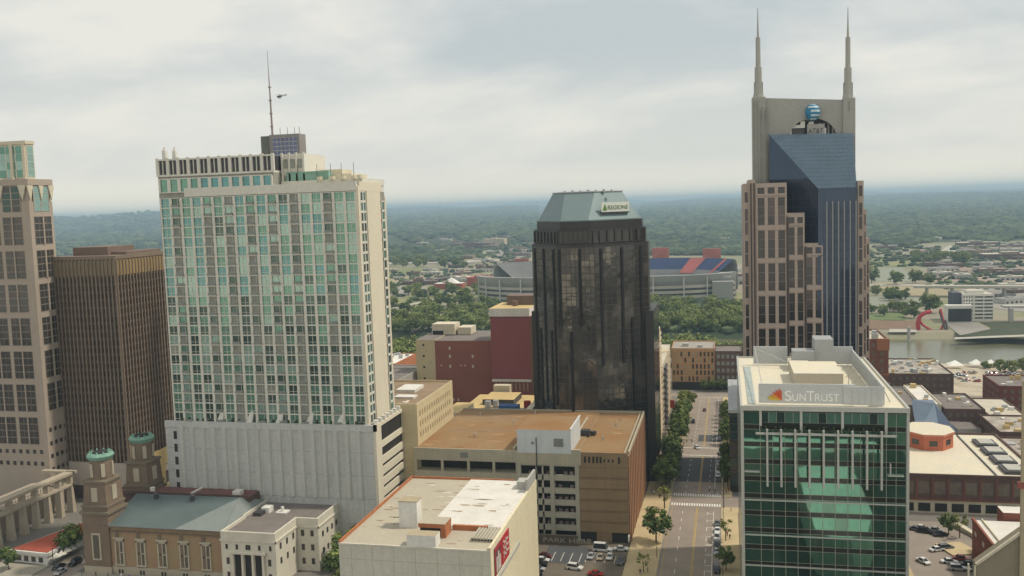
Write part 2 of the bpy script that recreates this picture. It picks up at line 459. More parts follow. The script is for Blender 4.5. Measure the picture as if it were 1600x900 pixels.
# ------------------------------------------------------------------ shared building materials
stone_pink = mat('pinkish_stone', (.40, .335, .27), .8, var=.06, scale=.1, streak=.04)
cream = mat('cream_concrete', (.60, .54, .41), .85, var=.06, scale=.12, streak=.05)
greyc = mat('grey_concrete', (.42, .41, .37), .85, var=.05, scale=.12, streak=.05)
whitec = mat('white_painted', (.70, .68, .62), .8, var=.06, scale=.2, streak=.05)
dkglass = glass('dark_glass', (.07, .065, .06), .3, .1)
gl_dark = glass('dark_green_glass', (.05, .085, .075), .5, .08)
gl_mid = glass('green_glass', (.15, .30, .235), .6, .1)
gl_lite = glass('pale_green_glass', (.30, .44, .39), .6, .14)
gl_smoke = glass('smoky_green_glass', (.09, .14, .12), .5, .1)
gl_teal = glass('teal_glass', (.13, .29, .29), .65, .1)
gl_grey = mat('curtained_glass', (.26, .27, .23), .35, var=.25, scale=.4, spec=.5)
dark = mat('dark_opening', (.03, .028, .026), .8, var=.2)
roofgrey = mat('grey_roof_membrane', (.19, .165, .15), .9, var=.15, scale=.2)
roofpale = mat('pale_roof', (.56, .51, .41), .85, var=.1, scale=.12, hue=(.46, .42, .34))
metalg = mat('grey_metal', (.42, .43, .43), .5, metal=.3, var=.08)
darkmetal = mat('dark_metal', (.08, .08, .085), .5, metal=.4, var=.1)
brick = mat('red_brick', (.20, .085, .06), .9, var=.12, scale=.3)
brickd = mat('dark_brick', (.13, .08, .068), .9, var=.15, scale=.3)

# ------------------------------------------------------------------ stone office tower at the left edge
T = thing('office_tower', 'tall tan stone office tower with stacked dark window bays at the left edge', 'skyscraper', (-262, 300, 0))
LX = -245.2
b = MB(); b.box(-300, LX, 290, 302, -2, 113, 0); b.box(-300, LX - .4, 290.4, 301.6, 113, 119, 0)
b.box(-300, LX + .4, 289.6, 302.4, 119, 121.2, 0)
b.build('wall', stone_pink, T)
fr = MB(); fm_ = MB()
zt = 107.6; pitch = 12.35
drk = [dkglass, dkglass, dkglass, glass('bronze_glass', (.09, .075, .065), .3, .12)]
for k in range(7):
    z1 = zt - k*pitch; z0 = z1 - 10.2
    if k < 6:
        facade(T, fm_, (LX, 291.9), (LX, 300.6), z0, z1, 4, 4, .12, .3, .15, lambda i, j: rnd.choice(drk))
        fr.box(LX, LX + .45, 295.9, 296.5, z0, z1)
    if k < 7:
        for q in range(5):
            xa = LX - 3.6 - 9.6*q
            facade(T, fm_, (xa - 8, 290), (xa, 290), z0, z1, 4, 4, .12, .3, .15, lambda i, j: rnd.choice(drk)); fr.box(xa - 4.25, xa - 3.75, 289.6, 290, z0, z1)
fm_.build('window_mullion', mat('taupe_mullion', (.24, .20, .165), .7, var=.05), T)
# rows of small square windows low down
for z in (28.5, 23.4, 18.6, 13.6): windows(T, (LX, 290), (LX, 302), [z], [1.8, 4.4, 7.0, 9.6], 1.3, 1.5, dkglass)
for z in (20.5, 16.0): windows(T, (-300, 290), (LX, 290), [z], [24.8 + 3*i for i in range(10)], 1.3, 1.5, dkglass)
# crown bay with glass between splayed piers
facade(T, fr, (LX, 292.2), (LX, 300.2), 109.4, 118.6, 2, 4, .5, .15, .15, lambda i, j: gl_lite)
for q in range(4):
    xa = LX - 3.4 - 9.6*q
    facade(T, fr, (xa - 8, 290), (xa, 290), 109.4, 118.6, 2, 4, .5, .15, .15, lambda i, j: rnd.choice([dkglass, gl_dark]))
fr.build('facade_frame', stone_pink, T)
b = MB()
for yc, wd in ((290.6, 1.5), (296.2, 1.2), (301.4, 1.5)):
    b.poly([(LX + .5, yc - wd, 118.9), (LX + .5, yc, 113.4), (LX + .5, yc + wd, 118.9)]); b.poly([(LX + .02, yc - wd, 118.9), (LX + .5, yc - wd, 118.9), (LX + .5, yc, 113.4), (LX + .02, yc, 113.4)])
    b.poly([(LX + .5, yc + wd, 118.9), (LX + .02, yc + wd, 118.9), (LX + .02, yc, 113.4), (LX + .5, yc, 113.4)])
for q in range(4):
    xc = LX - 2.4 - 9.6*q
    b.poly([(xc - 1.8, 289.6, 119), (xc, 289.6, 113.4), (xc + 1.8, 289.6, 119)]); b.poly([(xc - 1.8, 290, 119), (xc, 290, 113.4), (xc, 289.6, 113.4), (xc - 1.8, 289.6, 119)]); b.poly([(xc + 1.8, 289.6, 119), (xc, 289.6, 113.4), (xc, 290, 113.4), (xc + 1.8, 290, 119)])
b.build('splayed_bracket', cream, T)
U = MB(); U.box(-300, LX - 2.2, 293, 297, 121, 134); U.box(-300, LX - 1.9, 292.6, 297.4, 134, 135.2); U.build('upper_block', cream, T)
fr = MB(); facade(T, fr, (-297, 293), (LX - 2.6, 293), 122, 133.4, 12, 4, .3, .12, .1, lambda i, j: rnd.choice([gl_mid, gl_lite]))
facade(T, fr, (LX - 2.2, 293.3), (LX - 2.2, 296.7), 122, 133.4, 1, 4, .3, .12, .1, lambda i, j: gl_lite)
for x in (LX - 3.0, LX - 8.2, LX - 18, LX - 28): fr.box(x - .6, x + .6, 292.4, 293, 121.2, 134)
fr.build('upper_frame', cream, T)
b = MB()
for i in range(9): b.box(LX - 1.2 - i*5.1, LX - .6 - i*5.1, 289.8, 290.4, 121.2, 121.9)
b.build('roof_knob', cream, T)

# colonnade below it
T = thing('colonnade', 'pale two-level stone colonnade below the tan tower with splayed piers', 'arcade', (-234, 267, 0))
b = MB(); b.box(-234.5, -232, 236, 286, 9.8, 10.6); b.box(-235, -231.6, 236, 286, 14.0, 14.9)
for i in range(9):
    y = 238 + i*5.9; b.prism([(-234.6, y - .9), (-231.9, y - .9), (-231.9, y + .9), (-234.6, y + .9)], 0, 9.8, pts2=[(-234.2, y - .5), (-232.3, y - .5), (-232.3, y + .5), (-234.2, y + .5)])
    b.box(-234.2, -232.3, y - .55, y + .55, 10.6, 14.0)
b.box(-245, -231.6, 285.2, 287.4, 14, 14.9); b.box(-245, -232, 285.2, 286.2, 9.8, 10.6)
b.build('frame', mat('arcade_stone', (.43, .37, .28), .85, var=.08, scale=.3), T)
b = MB(); b.box(-252, -240, 232, 290, -1, 9.0); b.build('rear_wall', stone_pink, T)
b = MB()
for i in range(8):
    y = 241 + i*5.9
    b.bar((-233.3, y - 2.2, 12.3), (-233.3, y + 2.2, 12.3), .12); b.bar((-233.3, y, 10.7), (-233.3, y, 13.9), .12)
    for k in range(8):
        a0, a1 = k*math.pi/4, (k+1)*math.pi/4
        b.bar((-233.3, y + math.cos(a0)*1.3, 12.3 + math.sin(a0)*1.3), (-233.3, y + math.cos(a1)*1.3, 12.3 + math.sin(a1)*1.3), .1)
b.build('ring_grille', cream, T)
awn = mat('red_canvas', (.50, .085, .05), .8, var=.1)
for i, (y, lab) in enumerate(((244, 'faded red awning between the nearest colonnade piers'), (250, 'faded red awning between the farther colonnade piers'))):
    b = MB(); b.prism([(-238.5, y - 2.2), (-235.4, y - 2.2), (-235.4, y + 2.2), (-238.5, y + 2.2)], 4.3, 6.2, pts2=[(-238.5, y - 2), (-237.9, y - 2), (-237.9, y + 2), (-238.5, y + 2)])
    tag(b.build('awning', awn), lab, 'awning', 'awnings of the colonnade')
# flat red roofed pavilion
T = thing('pavilion', 'low pavilion with flat orange red roof and deep white fascia', 'pavilion', (-212, 250, 0))
b = MB(); P = [(-218.6, 239.6), (-205.0, 238.4), (-205.0, 268), (-211.5, 268)]
b.prism(P, 0, 3.0, 0); b.build('wall', whitec, T)
b = MB(); b.prism([(P[0][0]-.7, P[0][1]-.7), (P[1][0]+.7, P[1][1]-.7), (P[2][0]+.7, P[2][1]+.7), (P[3][0]-.7, P[3][1]+.7)], 3.0, 3.9, 0); b.build('fascia', whitec, T)
b = MB(); b.prism(P, 3.9, 4.1); b.build('roof', mat('red_roof', (.36, .085, .05), .85, var=.12, scale=.4), T)
windows(T, P[0], P[1], [1.4], spread(1, 12.5, 4), 1.6, 1.6, dkglass)

# ------------------------------------------------------------------ brown tower
T = thing('office_tower', 'dark brown office tower with closely set vertical bronze ribs', 'skyscraper', (-232, 318, 0))
bronze = mat('bronze_rib', (.23, .175, .13), .6, metal=.2, var=.1, scale=.1)
bsun = mat('band_sunlit', (.34, .235, .10), .55, metal=.2, var=.2, scale=.15)
brg = glass('brown_glass', (.075, .055, .045), .4, .12)
X0, X1, Y0, Y1 = -244.8, -218.8, 300, 334
b = MB(); b.box(X0, X1, Y0, Y1, 14.6, 91); b.build('wall', brg, T)
b = MB(); b.box(X0 - .3, X1 + .3, Y0 - .3, Y1 + .3, 91, 92.3); b.build('cornice', bronze, T)
b = MB()
for i in range(17): x = X0 + i*(X1 - X0)/16; b.box(x - .24, x + .24, Y0 - .7, Y0, 14.6, 91)
for i in range(19): y = Y0 + i*(Y1 - Y0)/18; b.box(X1, X1 + .7, y - .24, y + .24, 14.6, 91)
b.build('rib', bronze, T)
b = MB()
for k in range(1, 26):
    z = 14.6 + k*2.92; b.box(X0, X1, Y0 - .18, Y0, z - .48, z + .48); b.box(X1, X1 + .18, Y0, Y1, z - .48, z + .48)
b.build('floor_band', mat('floor_band_brown', (.115, .085, .07), .6, var=.1), T)
b = MB(); b.box(X0, X1, Y0 - .4, Y0, 85, 90.6, 1); b.box(X1, X1 + .4, Y0, Y1, 85, 90.6); b.build('top_band', [bsun, mat('band_shaded', (.20, .155, .09), .6, var=.2, scale=.2)], T)  # one band: sunlit tone on the right face, shaded tone on the front
b = MB(); b.box(-241, -226, 306, 322, 92.3, 95.4); b.box(-226, -219.6, 308, 330, 92.3, 93.4); b.build('penthouse', mat('brown_panel', (.19, .135, .11), .8, var=.08), T)
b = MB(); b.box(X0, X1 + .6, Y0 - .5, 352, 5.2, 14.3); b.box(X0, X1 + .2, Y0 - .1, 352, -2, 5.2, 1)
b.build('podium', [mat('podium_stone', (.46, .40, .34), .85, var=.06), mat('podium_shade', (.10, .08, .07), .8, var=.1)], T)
gs_ = mat('podium_side_sunlit', (.55, .42, .19), .85, var=.08)  # warm sunlight on the podium's right side put into its colour
b = MB(); b.box(X1 + .6, X1 + 1.2, Y0, 352, 8.5, 14.6); b.box(X1 + .2, X1 + 1.2, Y0, 352, -2, 0)
for y in range(300, 352, 6): b.box(X1 + .2, X1 + 1.2, y, y + 2.4, 0, 8.5)
b.box(X0, X1 + 1.3, 334.2, 352, 14.6, 15.2)
b.build('sunlit_side_arcade', gs_, T)
brn2 = [brg, glass('brown_glass_pale', (.14, .11, .09), .5, .12)]  # second, paler glass tone mixed in at random
facade(T, MB(), (X0 + .3, Y0), (X1 - .3, Y0), 14.6, 85, 16, 24, .5, 1.0, 0, lambda i, j: rnd.choice(brn2), tilt=.01)

# ------------------------------------------------------------------ the condo tower on its ribbed podium
T = thing('condo_tower', 'large cream condominium tower with a grid of green windows on a ribbed podium', 'skyscraper', (-140, 273, 0))
X0, X1, Y0, Y1 = -173.6, -107.0, 262.0, 284.5
core = mat('condo_core', (.30, .29, .25), .8, var=.06, scale=.1)
side = mat('condo_cream', (.66, .60, .47), .85, var=.05, scale=.1, streak=.03)
frm = mat('condo_frame', (.64, .62, .54), .8, var=.05, scale=.1, streak=.03)
b = MB(); b.box(X0, X1, Y0, Y1, 40, 111.6); b.box(X0, -134, Y0, Y1 - 3, 111.6, 118.4); b.build('wall', core, T)
fr = MB(); ZB, ZT, NR, NC = 40.3, 111.7, 23, 18
cols_balc = {1, 4, 6, 8, 10, 12, 15}
from mathutils import noise as _nz
def pk(i, j):
    top = j/NR; r = min(.999, max(0, .5 + .62*_nz.noise((i*.55 + 3, j*.16, 1.3)) + rnd.uniform(-.34, .34)))
    if i in cols_balc:
        return gl_grey if r < .5 else (gl_smoke if r < .68 else gl_lite if r < .84 else gl_mid)
    if top > .55: return gl_teal if r < .34 + .4*(top - .55) else gl_lite if r < .62 else gl_mid if r < .9 else gl_smoke  # upper rows take brighter teal panes, sky reflection put into the colour
    return gl_mid if r < .5 else gl_dark if r < .62 else gl_smoke if r < .78 else gl_lite if r < .92 else gl_grey
facade(T, fr, (X0 + .4, Y0), (X1 - .4, Y0), ZB, ZT, NC, NR, .86, .36, .5, pk, tilt=.012)
cwm = (X1 - .4 - X0 - .4)/NC
for i in range(NC):
    xm = X0 + .4 + (i + .5)*cwm
    if i not in cols_balc: fr.box(xm - .07, xm + .07, Y0 - .2, Y0, ZB, ZT)
    else: fr.box(xm + .5, xm + .6, Y0 - .25, Y0, ZB, ZT)
for j in range(NR): zq = ZB + (j + .3)*(ZT - ZB)/NR; fr.box(X0 + .4, X1 - .4, Y0 - .13, Y0, zq - .05, zq + .05)
facade(T, fr, (X1, Y0 + 1.3), (X1, Y0 + 5.7), ZB, ZT, 2, NR, .45, .7, .35, lambda i, j: rnd.choice([gl_mid, gl_dark, gl_teal]), tilt=.01)
facade(T, fr, (X1, Y1 - 3.6), (X1, Y1 - .8), ZB, ZT - 3, 1, NR - 1, .5, .7, .35, lambda i, j: rnd.choice([gl_dark, gl_mid]), tilt=.01)
# extra columns of glass above the parapet on the left part, with the louvred crown
facade(T, fr, (X0 + .4, Y0), (-134.2, Y0), 113.3, 117.8, 11, 1, 1.1, .6, .5, lambda i, j: gl_mid if i < 4 else gl_teal, tilt=.01)
fr.build('facade_frame', frm, T)
b = MB()
for i in sorted(cols_balc):
    cw = (X1 - .4 - X0 - .4)/NC; xa = X0 + .4 + i*cw + .5; xb = xa + cw - 1.0
    for j in range(NR):
        z = ZB + j*(ZT - ZB)/NR
        b.box(xa, xb, Y0 - .95, Y0 - .5, z + .1, z + .25); b.box(xa, xb, Y0 - .95, Y0 - .9, z + .25, z + 1.0, 1)
b.build('balcony', [frm, mat('balcony_rail', (.24, .255, .23), .5, metal=.2, var=.1)], T)
b = MB(); b.box(X1 + .002, X1 + .3, Y0 + 6.6, Y1 - 4.5, 40.2, 113); b.box(X1 - .35, X1 + .45, Y0 - .5, Y0 + .9, 40, 113.2)
b.box(X1 - .9, X1 + .35, Y1 - .7, Y1 + .3, 40, 110)
b.box(X1, X1 + .35, Y0 + 1, Y1 - 3.5, 111.8, 114.6); b.build('side_pier', side, T)
b = MB(); b.box(-164.5, X1 - .2, Y0 - .45, Y0 + .3, 111.9, 114.6); b.box(-134, X1 - .1, Y0 + .3, Y1, 111.7, 113.6, 0, 1)
b.box(-133.6, -106.9, Y0 + 4, Y1 + .3, 113.6, 115.6); b.build('parapet', [frm, roofpale], T)
b = MB(); b.box(X0 - .2, -134, Y0 - .3, Y1 - 3, 118.4, 119.0); b.box(X0, -134.2, Y0 + .3, Y1 - 3, 119, 123.4, 1)
for i in range(12):
    x = X0 + .2 + i*3.58; b.box(x - .5, x + .5, Y0 - .35, Y0 + .3, 119, 124.2)
    if i < 11: b.box(x + 1.6, x + 1.85, Y0 - .1, Y0 + .3, 119, 123.6)
b.box(X0 - .2, -134, Y0 - .3, Y0 + .3, 123.4, 123.9)
b.build('crown_louvre', [frm, darkmetal], T)
b = MB(); b.box(-133.8, -126, Y0 + 5, Y1 - 2, 113.6, 124)
for i in range(4): b.box(-133.6 + i*2.4, -133.0 + i*2.4, Y0 + 4.5, Y0 + 5, 113.6, 124.4)
b.build('penthouse', frm, T)
windows(T, (-133.8, Y0 + 5), (-126, Y0 + 5), [116, 121], [1.5, 3.9, 6.3], 1.6, 2.8, gl_grey)
b = MB(); b.box(-126, -112, 270, 283, 114, 117.4); b.box(-124.5, -117, 274, 283, 117.4, 119)
for x in (-121, -117, -113.5, -110, -108): b.box(x, x + 1.2, 264.6, 266.5, 115.6, 116.6)
b.build('roof_plant', [cream], T)
b = MB(); b.box(-132, -118, 266.5, 269, 113.6, 118.4); b.box(-131, -119, 266.4, 266.5, 117.9, 118.3)
b.build('green_copper_strip', mat('copper_green', (.22, .38, .30), .7, var=.1), T)
b = MB()
for x, h in ((-172.4, 3.4), (-168.8, 3.2)): b.box(x - .6, x + .6, 264, 265.2, 123, 123.4 + h); b.box(x - .25, x + .25, 264.3, 264.9, 123.4 + h, 124.4 + h)
b.build('vent_stack', whitec, T)
b = MB()
for x in (-128, -121.5, -117, -113.5, -109.5): b.bar((x, 266, 115), (x, 266, 120.5), .08)
b.build('mast', darkmetal, T)
# podium
P0, P1 = -176.3, -104.2
pod = mat('podium_concrete', (.50, .50, .475), .85, var=.06, scale=.15, streak=.11)
b = MB(); b.box(P0, P1 - .9, Y0 - .9, 292, -2, 39.0); b.box(P0, P1, Y0 - 1.2, Y0 - .2, 38.6, 40.6)
b.build('podium_wall', pod, T)
b = MB()
for z in (9.5, 17.3, 24.6, 31.8): b.box(P0 + .2, P1 - 1, Y0 - .93, Y0 - .9, z, z + .1)
for i in range(9): x = P0 + 4 + i*7.9; b.box(x, x + .09, Y0 - .93, Y0 - .9, 0, 17.2)
b.build('panel_joint', mat('joint_grey', (.27, .27, .25), .9, var=.1), T)
b = MB()
for i in range(17):
    x = -170.5 + i*3.78; b.prism([(x - .95, Y0 - .9), (x - .55, Y0 - 1.6), (x + .55, Y0 - 1.6), (x + .95, Y0 - .9)], 17.5, 38.8)
b.build('podium_rib', mat('podium_rib_mat', (.50, .50, .46), .85, var=.05, scale=.1, streak=.04), T)
b = MB()
b.box(P1 - .9, P1, Y0 - 1.2, Y0 + 3.4, -2, 40.6); b.box(P1 - .9, P1, 288.4, 292.6, -2, 41.6); b.box(P1 - .9, P1, Y0 + 3.4, 288.4, 39.4, 40.4)
zs_ = [34.3, 31.0, 27.6, 24.2, 20.8, 17.4, 14, 10.6, 7.2, 3.8]
b.box(P1 - .9, P1, Y0 + 3.4, 288.4, 32.6, 34.4)
for a, c in zip(zs_[1:], zs_[2:]): b.box(P1 - .9, P1, Y0 + 3.4, 288.4, c - .2, a - 1.35)
b.box(P1 - .9, P1, Y0 + 3.4, 288.4, -2, 2.0)
b.build('parking_slats', side, T)
b = MB(); b.box(P1 - 1.0, P1 - .6, Y0 + 3.4, 288.4, 2, 39.4); b.build('parking_opening', dark, T)
b = MB()
for i in range(9): x = P1 - .55; y = 263 + i*3.3; b.box(x - .9, x + .5, y - .5, y + .5, 40.4, 41.8)
for i in range(5): xx = -158 + i*10.2; b.prism([(xx, Y0 - .8), (xx + 2.2, Y0 - .8), (xx + 2.2, Y0 + .2), (xx, Y0 + .2)], 40.6, 44, pts2=[(xx + 1.8, Y0 - .8), (xx + 2.8, Y0 - .8), (xx + 2.8, Y0 + .2), (xx + 1.8, Y0 + .2)])
b.build('terrace_upstand', whitec, T)
windows(T, (P0, Y0 - .9), (P1, Y0 - .9), [36 - 4.2*i for i in range(6)], [3.4], 1.1, 2.6, dkglass)
b = MB()
for i in range(26):
    x = -170 + i*2.45 + rnd.uniform(-.5, .5); r = rnd.uniform(.4, .75); b.cyl(x, Y0 - .35 + 0*r, 40.55, 40.9 + r, r*.5, r*.7, 7)
b.build('planter_shrub', mat('shrub_green', (.05, .07, .03), .95, var=.2, scale=1), T)

# ------------------------------------------------------------------ tower with mast behind the condo
T = thing('office_tower', 'block topped office tower with blue violet glass behind the condo, carrying a tall mast', 'skyscraper', (-163, 336, 0))
X0, X1, Y0, Y1 = -170.4, -157.6, 330, 335
pinkp = mat('pink_panel', (.50, .37, .32), .8, var=.06)
b = MB(); b.box(X0, X1, Y0, Y1, -2, 127); b.build('wall', pinkp, T)
b = MB(); b.box(X0 + .8, X1 + .4, Y0 - .2, Y1 + .4, 127, 135.8); b.box(X0 - 3.2, X0 + .8, Y0 + .6, Y1 + .4, 127, 135.5, 1); b.build('top_block', [mat('grey_brown_panel', (.27, .25, .24), .8, var=.08), mat('dark_left_panel', (.15, .155, .13), .8, var=.3, scale=.4)], T)  # darker greenish panel drawn in place of the block's turned left face
fr = MB(); facade(T, fr, (X0 + 2.2, Y0 - .2), (X1 - .4, Y0 - .2), 126.4, 134.6, 6, 5, .22, .3, .15, lambda i, j: glass('violet_glass', (.13, .14, .24), .6, .1), tilt=.01)
fr.build('facade_frame', greyc, T)
b = MB(); b.box(X0 - 1, X1 + 1, Y0 - .9, Y0 + 1, 121.2, 122.8); b.build('ledge', mat('copper_green', (0, 0, 0)), T)
b = MB(); b.bar((-169.8, 333, 135), (-169.9, 333, 150), .45, r2=.32); b.bar((-169.9, 333, 150), (-170, 333, 158), .3, r2=.2); b.bar((-170, 333, 158), (-170.1, 333, 168), .16, r2=.08)
for z in (139, 144, 149, 154): b.box(-170.4, -169.4, 332.6, 333.4, z, z + .4)
b.build('mast', mat('mast_red_grey', (.30, .24, .22), .6, var=.1), T)
b = MB()
for x in (-166, -163, -160, -158): b.bar((x, 332, 135.8), (x, 332, 138.5), .09)
b.build('antenna', darkmetal, T)

# ------------------------------------------------------------------ church
T = thing('church', 'old brown brick church with two square green capped towers and slate blue roof', 'church', (-165, 248, 0))
cb = mat('church_brick', (.34, .255, .145), .9, var=.14, scale=.3, hue=(.31, .20, .125))
cb2 = mat('church_tower_brick', (.20, .148, .105), .9, var=.14, scale=.25)
cst = mat('church_stone', (.42, .37, .28), .85, var=.1, scale=.4)
b = MB(); b.box(-181, -142.4, 235, 262, 2.6, 14.6); b.build('wall', cb, T)
b = MB(); b.box(-181.2, -142.2, 234.8, 262.2, -1, 2.6); b.build('plinth', cst, T)
b = MB(); b.box(-181, -142.1, 234.6, 235, 13.2, 13.6); b.box(-181, -142.1, 234.3, 262.4, 14.6, 15.1)
for i in range(6): x = -173.9 + i*7.15 + 3.2*0 - 3.5; b.box(x - .5, x + .5, 234.75, 235, 2.6, 13.2)
b.build('cornice', cb2, T)
slate = mat('slate_roof', (.105, .138, .138), .6, var=.1, scale=.2, streak=0)
b = MB(); e0 = [(-181.2, 234.2, 15.1), (-142, 234.2, 15.1), (-142, 263, 15.1), (-181.2, 263, 15.1)]; rd = [(-181.2, 251, 19.6), (-146, 252, 19.4)]
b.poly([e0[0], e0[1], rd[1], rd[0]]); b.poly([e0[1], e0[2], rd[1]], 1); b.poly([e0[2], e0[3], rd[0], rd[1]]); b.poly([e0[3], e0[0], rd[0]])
b.poly([(-157.5, 234.25, 15.15), (-142.1, 234.25, 15.15), (-145.9, 251.9, 19.47)], 1)  # paler triangle laid on the front slope in place of a hip plane
b.build('roof', [slate, mat('pale_roof_membrane', (.22, .245, .235), .7, var=.05)], T)
b = MB()
for x in (-173, -160.5): b.cyl(x, 249, 18.6, 20.4, .7, .7, 10); b.cyl(x, 249, 20.4, 21.0, 1.0, .3, 10)
b.build('roof_vent', darkmetal, T)
wst = mat('window_stone', (.46, .41, .31), .85, var=.08)
wgl = mat('leaded_glass', (.10, .09, .07), .3, var=.3, scale=1, spec=.5)
for i in range(5):
    x = -176.6 + i*7.15
    f = MB(); f.box(x - 1.55, x - 1.15, 234.62, 235, 3.4, 11); f.box(x + 1.15, x + 1.55, 234.62, 235, 3.4, 11); f.box(x - 1.55, x + 1.55, 234.62, 235, 10.4, 11)
    f.box(x - 1.75, x + 1.75, 234.4, 235, 11, 11.5); f.box(x - 1.7, x + 1.7, 234.45, 235, 3.0, 3.4); f.box(x - .15, x + .15, 234.7, 235, 3.4, 10.4); f.box(x - 1.15, x + 1.15, 234.75, 235, 6.8, 7.1)
    wo = f.build('window', wst, T); g = MB(); g.box(x - 1.15, x + 1.15, 234.85, 234.99, 3.4, 10.4); g.build('pane', wgl, wo)
    windows(T, (-181, 234.8), (-142, 234.8), [1.1], [x + 181 - .5, x + 181 + .5], .5, 1.2, dark)
for ty, nm in ((235.0, 'front'), (255.4, 'rear')):
    tx0, tx1 = -188.4, -179.6; cx_ = (tx0 + tx1)/2; cy_ = ty + 4.2; k = MB()
    k.box(tx0, tx1, ty - .6, ty + 8, 2.4, 18.4, 0); k.box(tx0 - .25, tx1 + .25, ty - .85, ty + 8.25, -1, 2.4, 1)
    k.box(tx0 - .5, tx1 + .5, ty - 1.1, ty + 8.5, 18.4, 19.2, 2); k.box(tx0 + .1, tx1 - .1, ty - .4, ty + 7.8, 19.2, 20.4, 0); k.box(tx0 - .1, tx1 + .1, ty - .7, ty + 8.1, 20.4, 21, 2)
    k.prism([(cx_ + sx_*4.0, cy_ - .3 + sy_*4.0) for sx_, sy_ in ((-1, -1), (1, -1), (1, 1), (-1, 1))], 21, 27.6, 0, pts2=[(cx_ + sx_*3.6, cy_ - .3 + sy_*3.6) for sx_, sy_ in ((-1, -1), (1, -1), (1, 1), (-1, 1))])
    k.box(cx_ - 4, cx_ + 4, cy_ - 4.3, cy_ + 3.7, 27.6, 28.3, 2)
    k.cyl(cx_, cy_ - .3, 28.3, 34.2, 3.45, 3.2, 12, 0)
    tw = k.build('tower', [cb2, cst, mat('tower_ledge', (.20, .165, .12), .85, var=.1)], T)
    k = MB(); k.cyl(cx_, cy_ - .3, 34.2, 35.3, 3.4, 4.0, 16); k.cyl(cx_, cy_ - .3, 35.3, 36.0, 4.0, 3.5, 16)
    for a in range(10): k.cyl(cx_ + 2.9*math.cos(a*.628), cy_ - .3 + 2.9*math.sin(a*.628), 36.0, 36.6, .35, .25, 6)
    k.build('cupola', mat('verdigris', (.20, .36, .28), .75, var=.2, scale=.8), tw)
    k = MB(); k.cyl(cx_, cy_ - .3, 36.0, 36.35, 2.4, 2.2, 12); k.build('cupola_deck', dark, tw)
    for a in range(12):
        th_ = a*math.pi/6 + math.pi/12; r_ = 3.42
        if a % 2 == 0:
            k = MB(); cxx = cx_ + r_*math.cos(th_); cyy = cy_ - .3 + r_*math.sin(th_)
            k.obox((cxx, cyy), th_ + math.pi/2, .55, .12, 29.2, 33.2); k.build('belfry_opening', wst, tw)
    for nx, ny in ((0, -1), (1, 0)):
        k = MB(); k.obox((cx_ + nx*3.85, cy_ - .3 + ny*3.85), 0 if ny else math.pi/2, 1.0, .2, 22, 26.2); k.build('tower_window', wst, tw)
    k = MB(); k.box(cx_ - 1.5, cx_ + 1.5, ty - .85, ty - .6, 4.4, 12.6); k.build('tower_window', wst, tw)
    k = MB(); k.box(cx_ - 1.0, cx_ + 1.0, ty - .92, ty - .85, 4.9, 12.1); k.build('tower_window_glass', wgl, tw)

# low reddish roofs behind the church
T = thing('rear_hall', 'long low building with dull red flat roof between church and ribbed podium', 'building', (-166, 266, 0))
b = MB(); rr = mat('dull_red_roof', (.17, .085, .075), .9, var=.12)
b.box(-190, -144, 253.5, 260.6, 0, 19.0, 0, 1)
b.build('wall', [brickd, rr], T)
b = MB(); b.box(-190, -144, 253.2, 253.5, 18.6, 19.6); b.box(-164.3, -163.6, 253.5, 260.6, 19, 19.5, 1); b.build('parapet', [brickd, whitec], T)
b = MB(); b.cyl(-178, 254.6, 19, 20.6, .8, .8, 8); b.box(-150, -147.5, 254.5, 257, 19, 20.4); b.build('roof_vent', whitec, T)

# white annex
T = thing('annex_building', 'cream classical annex beside the church with colonnaded porch and grey roof', 'building', (-130, 250, 0))
aw = mat('annex_white', (.62, .58, .48), .85, var=.06, scale=.3, streak=.05)
b = MB(); b.box(-142.2, -117.8, 246, 271, -1, 15.1, 0, 1); b.box(-141.6, -124.6, 232.4, 246, -1, 15.1, 0, 1)
for q_ in ((-142.2, -117.8, 270.4, 271), (-142.2, -141.6, 246, 270.4), (-118.4, -117.8, 246.6, 270.4), (-124.6, -117.8, 246, 246.6), (-125.2, -124.6, 233, 246.6), (-141.6, -124.6, 232.4, 233), (-141.6, -141, 233, 246)): b.box(*q_, 15.1, 16.0)
b.box(-119.6, -117.4, 270.2, 272, 16, 18.4)
b.box(-141.9, -124.3, 232.1, 232.4, 13.2, 13.7); b.box(-124.6, -124.3, 232.1, 245.7, 13.2, 13.7); b.box(-124.3, -117.5, 245.7, 246, 13.2, 13.7); b.box(-117.8, -117.5, 245.7, 271, 13.2, 13.7)
b.build('wall', [aw, roofgrey], T)
windows(T, (-141.6, 232.4), (-124.6, 232.4), [11.6], [1.8, 5, 8.1, 8.9, 12, 15.4], .7, 1.4, dkglass)
windows(T, (-141.6, 232.4), (-124.6, 232.4), [7.4, 3.2], [2.0, 15.0], .9, 1.9, dkglass)
windows(T, (-124.6, 246), (-117.8, 246), [11.5, 7.2, 3], [1.8, 4.8], 1.0, 1.8, dkglass)
windows(T, (-117.8, 246), (-117.8, 271), [10.5, 5.5], [3 + 3.3*i for i in range(7)], 1.1, 1.6, dkglass)
windows(T, (-124.6, 232.4), (-124.6, 246), [11.5, 7.2], [3, 7, 11], 1.0, 1.8, dkglass)
b = MB()
for x in (-136.4, -133.2, -130): b.box(x - 1.0, x + 1.0, 232.3, 232.44, 1, 9.6)
b.build('porch_opening', dark, T)
b = MB()
for x in (-137.9, -134.8, -131.6, -128.4): b.cyl(x, 232.0, 0, 9.8, .5, .42, 10)
b.box(-138.8, -127.5, 231.4, 232.38, 9.8, 10.5); b.box(-138.8, -127.5, 231.2, 232.38, -.5, .4); b.build('column', aw, T)
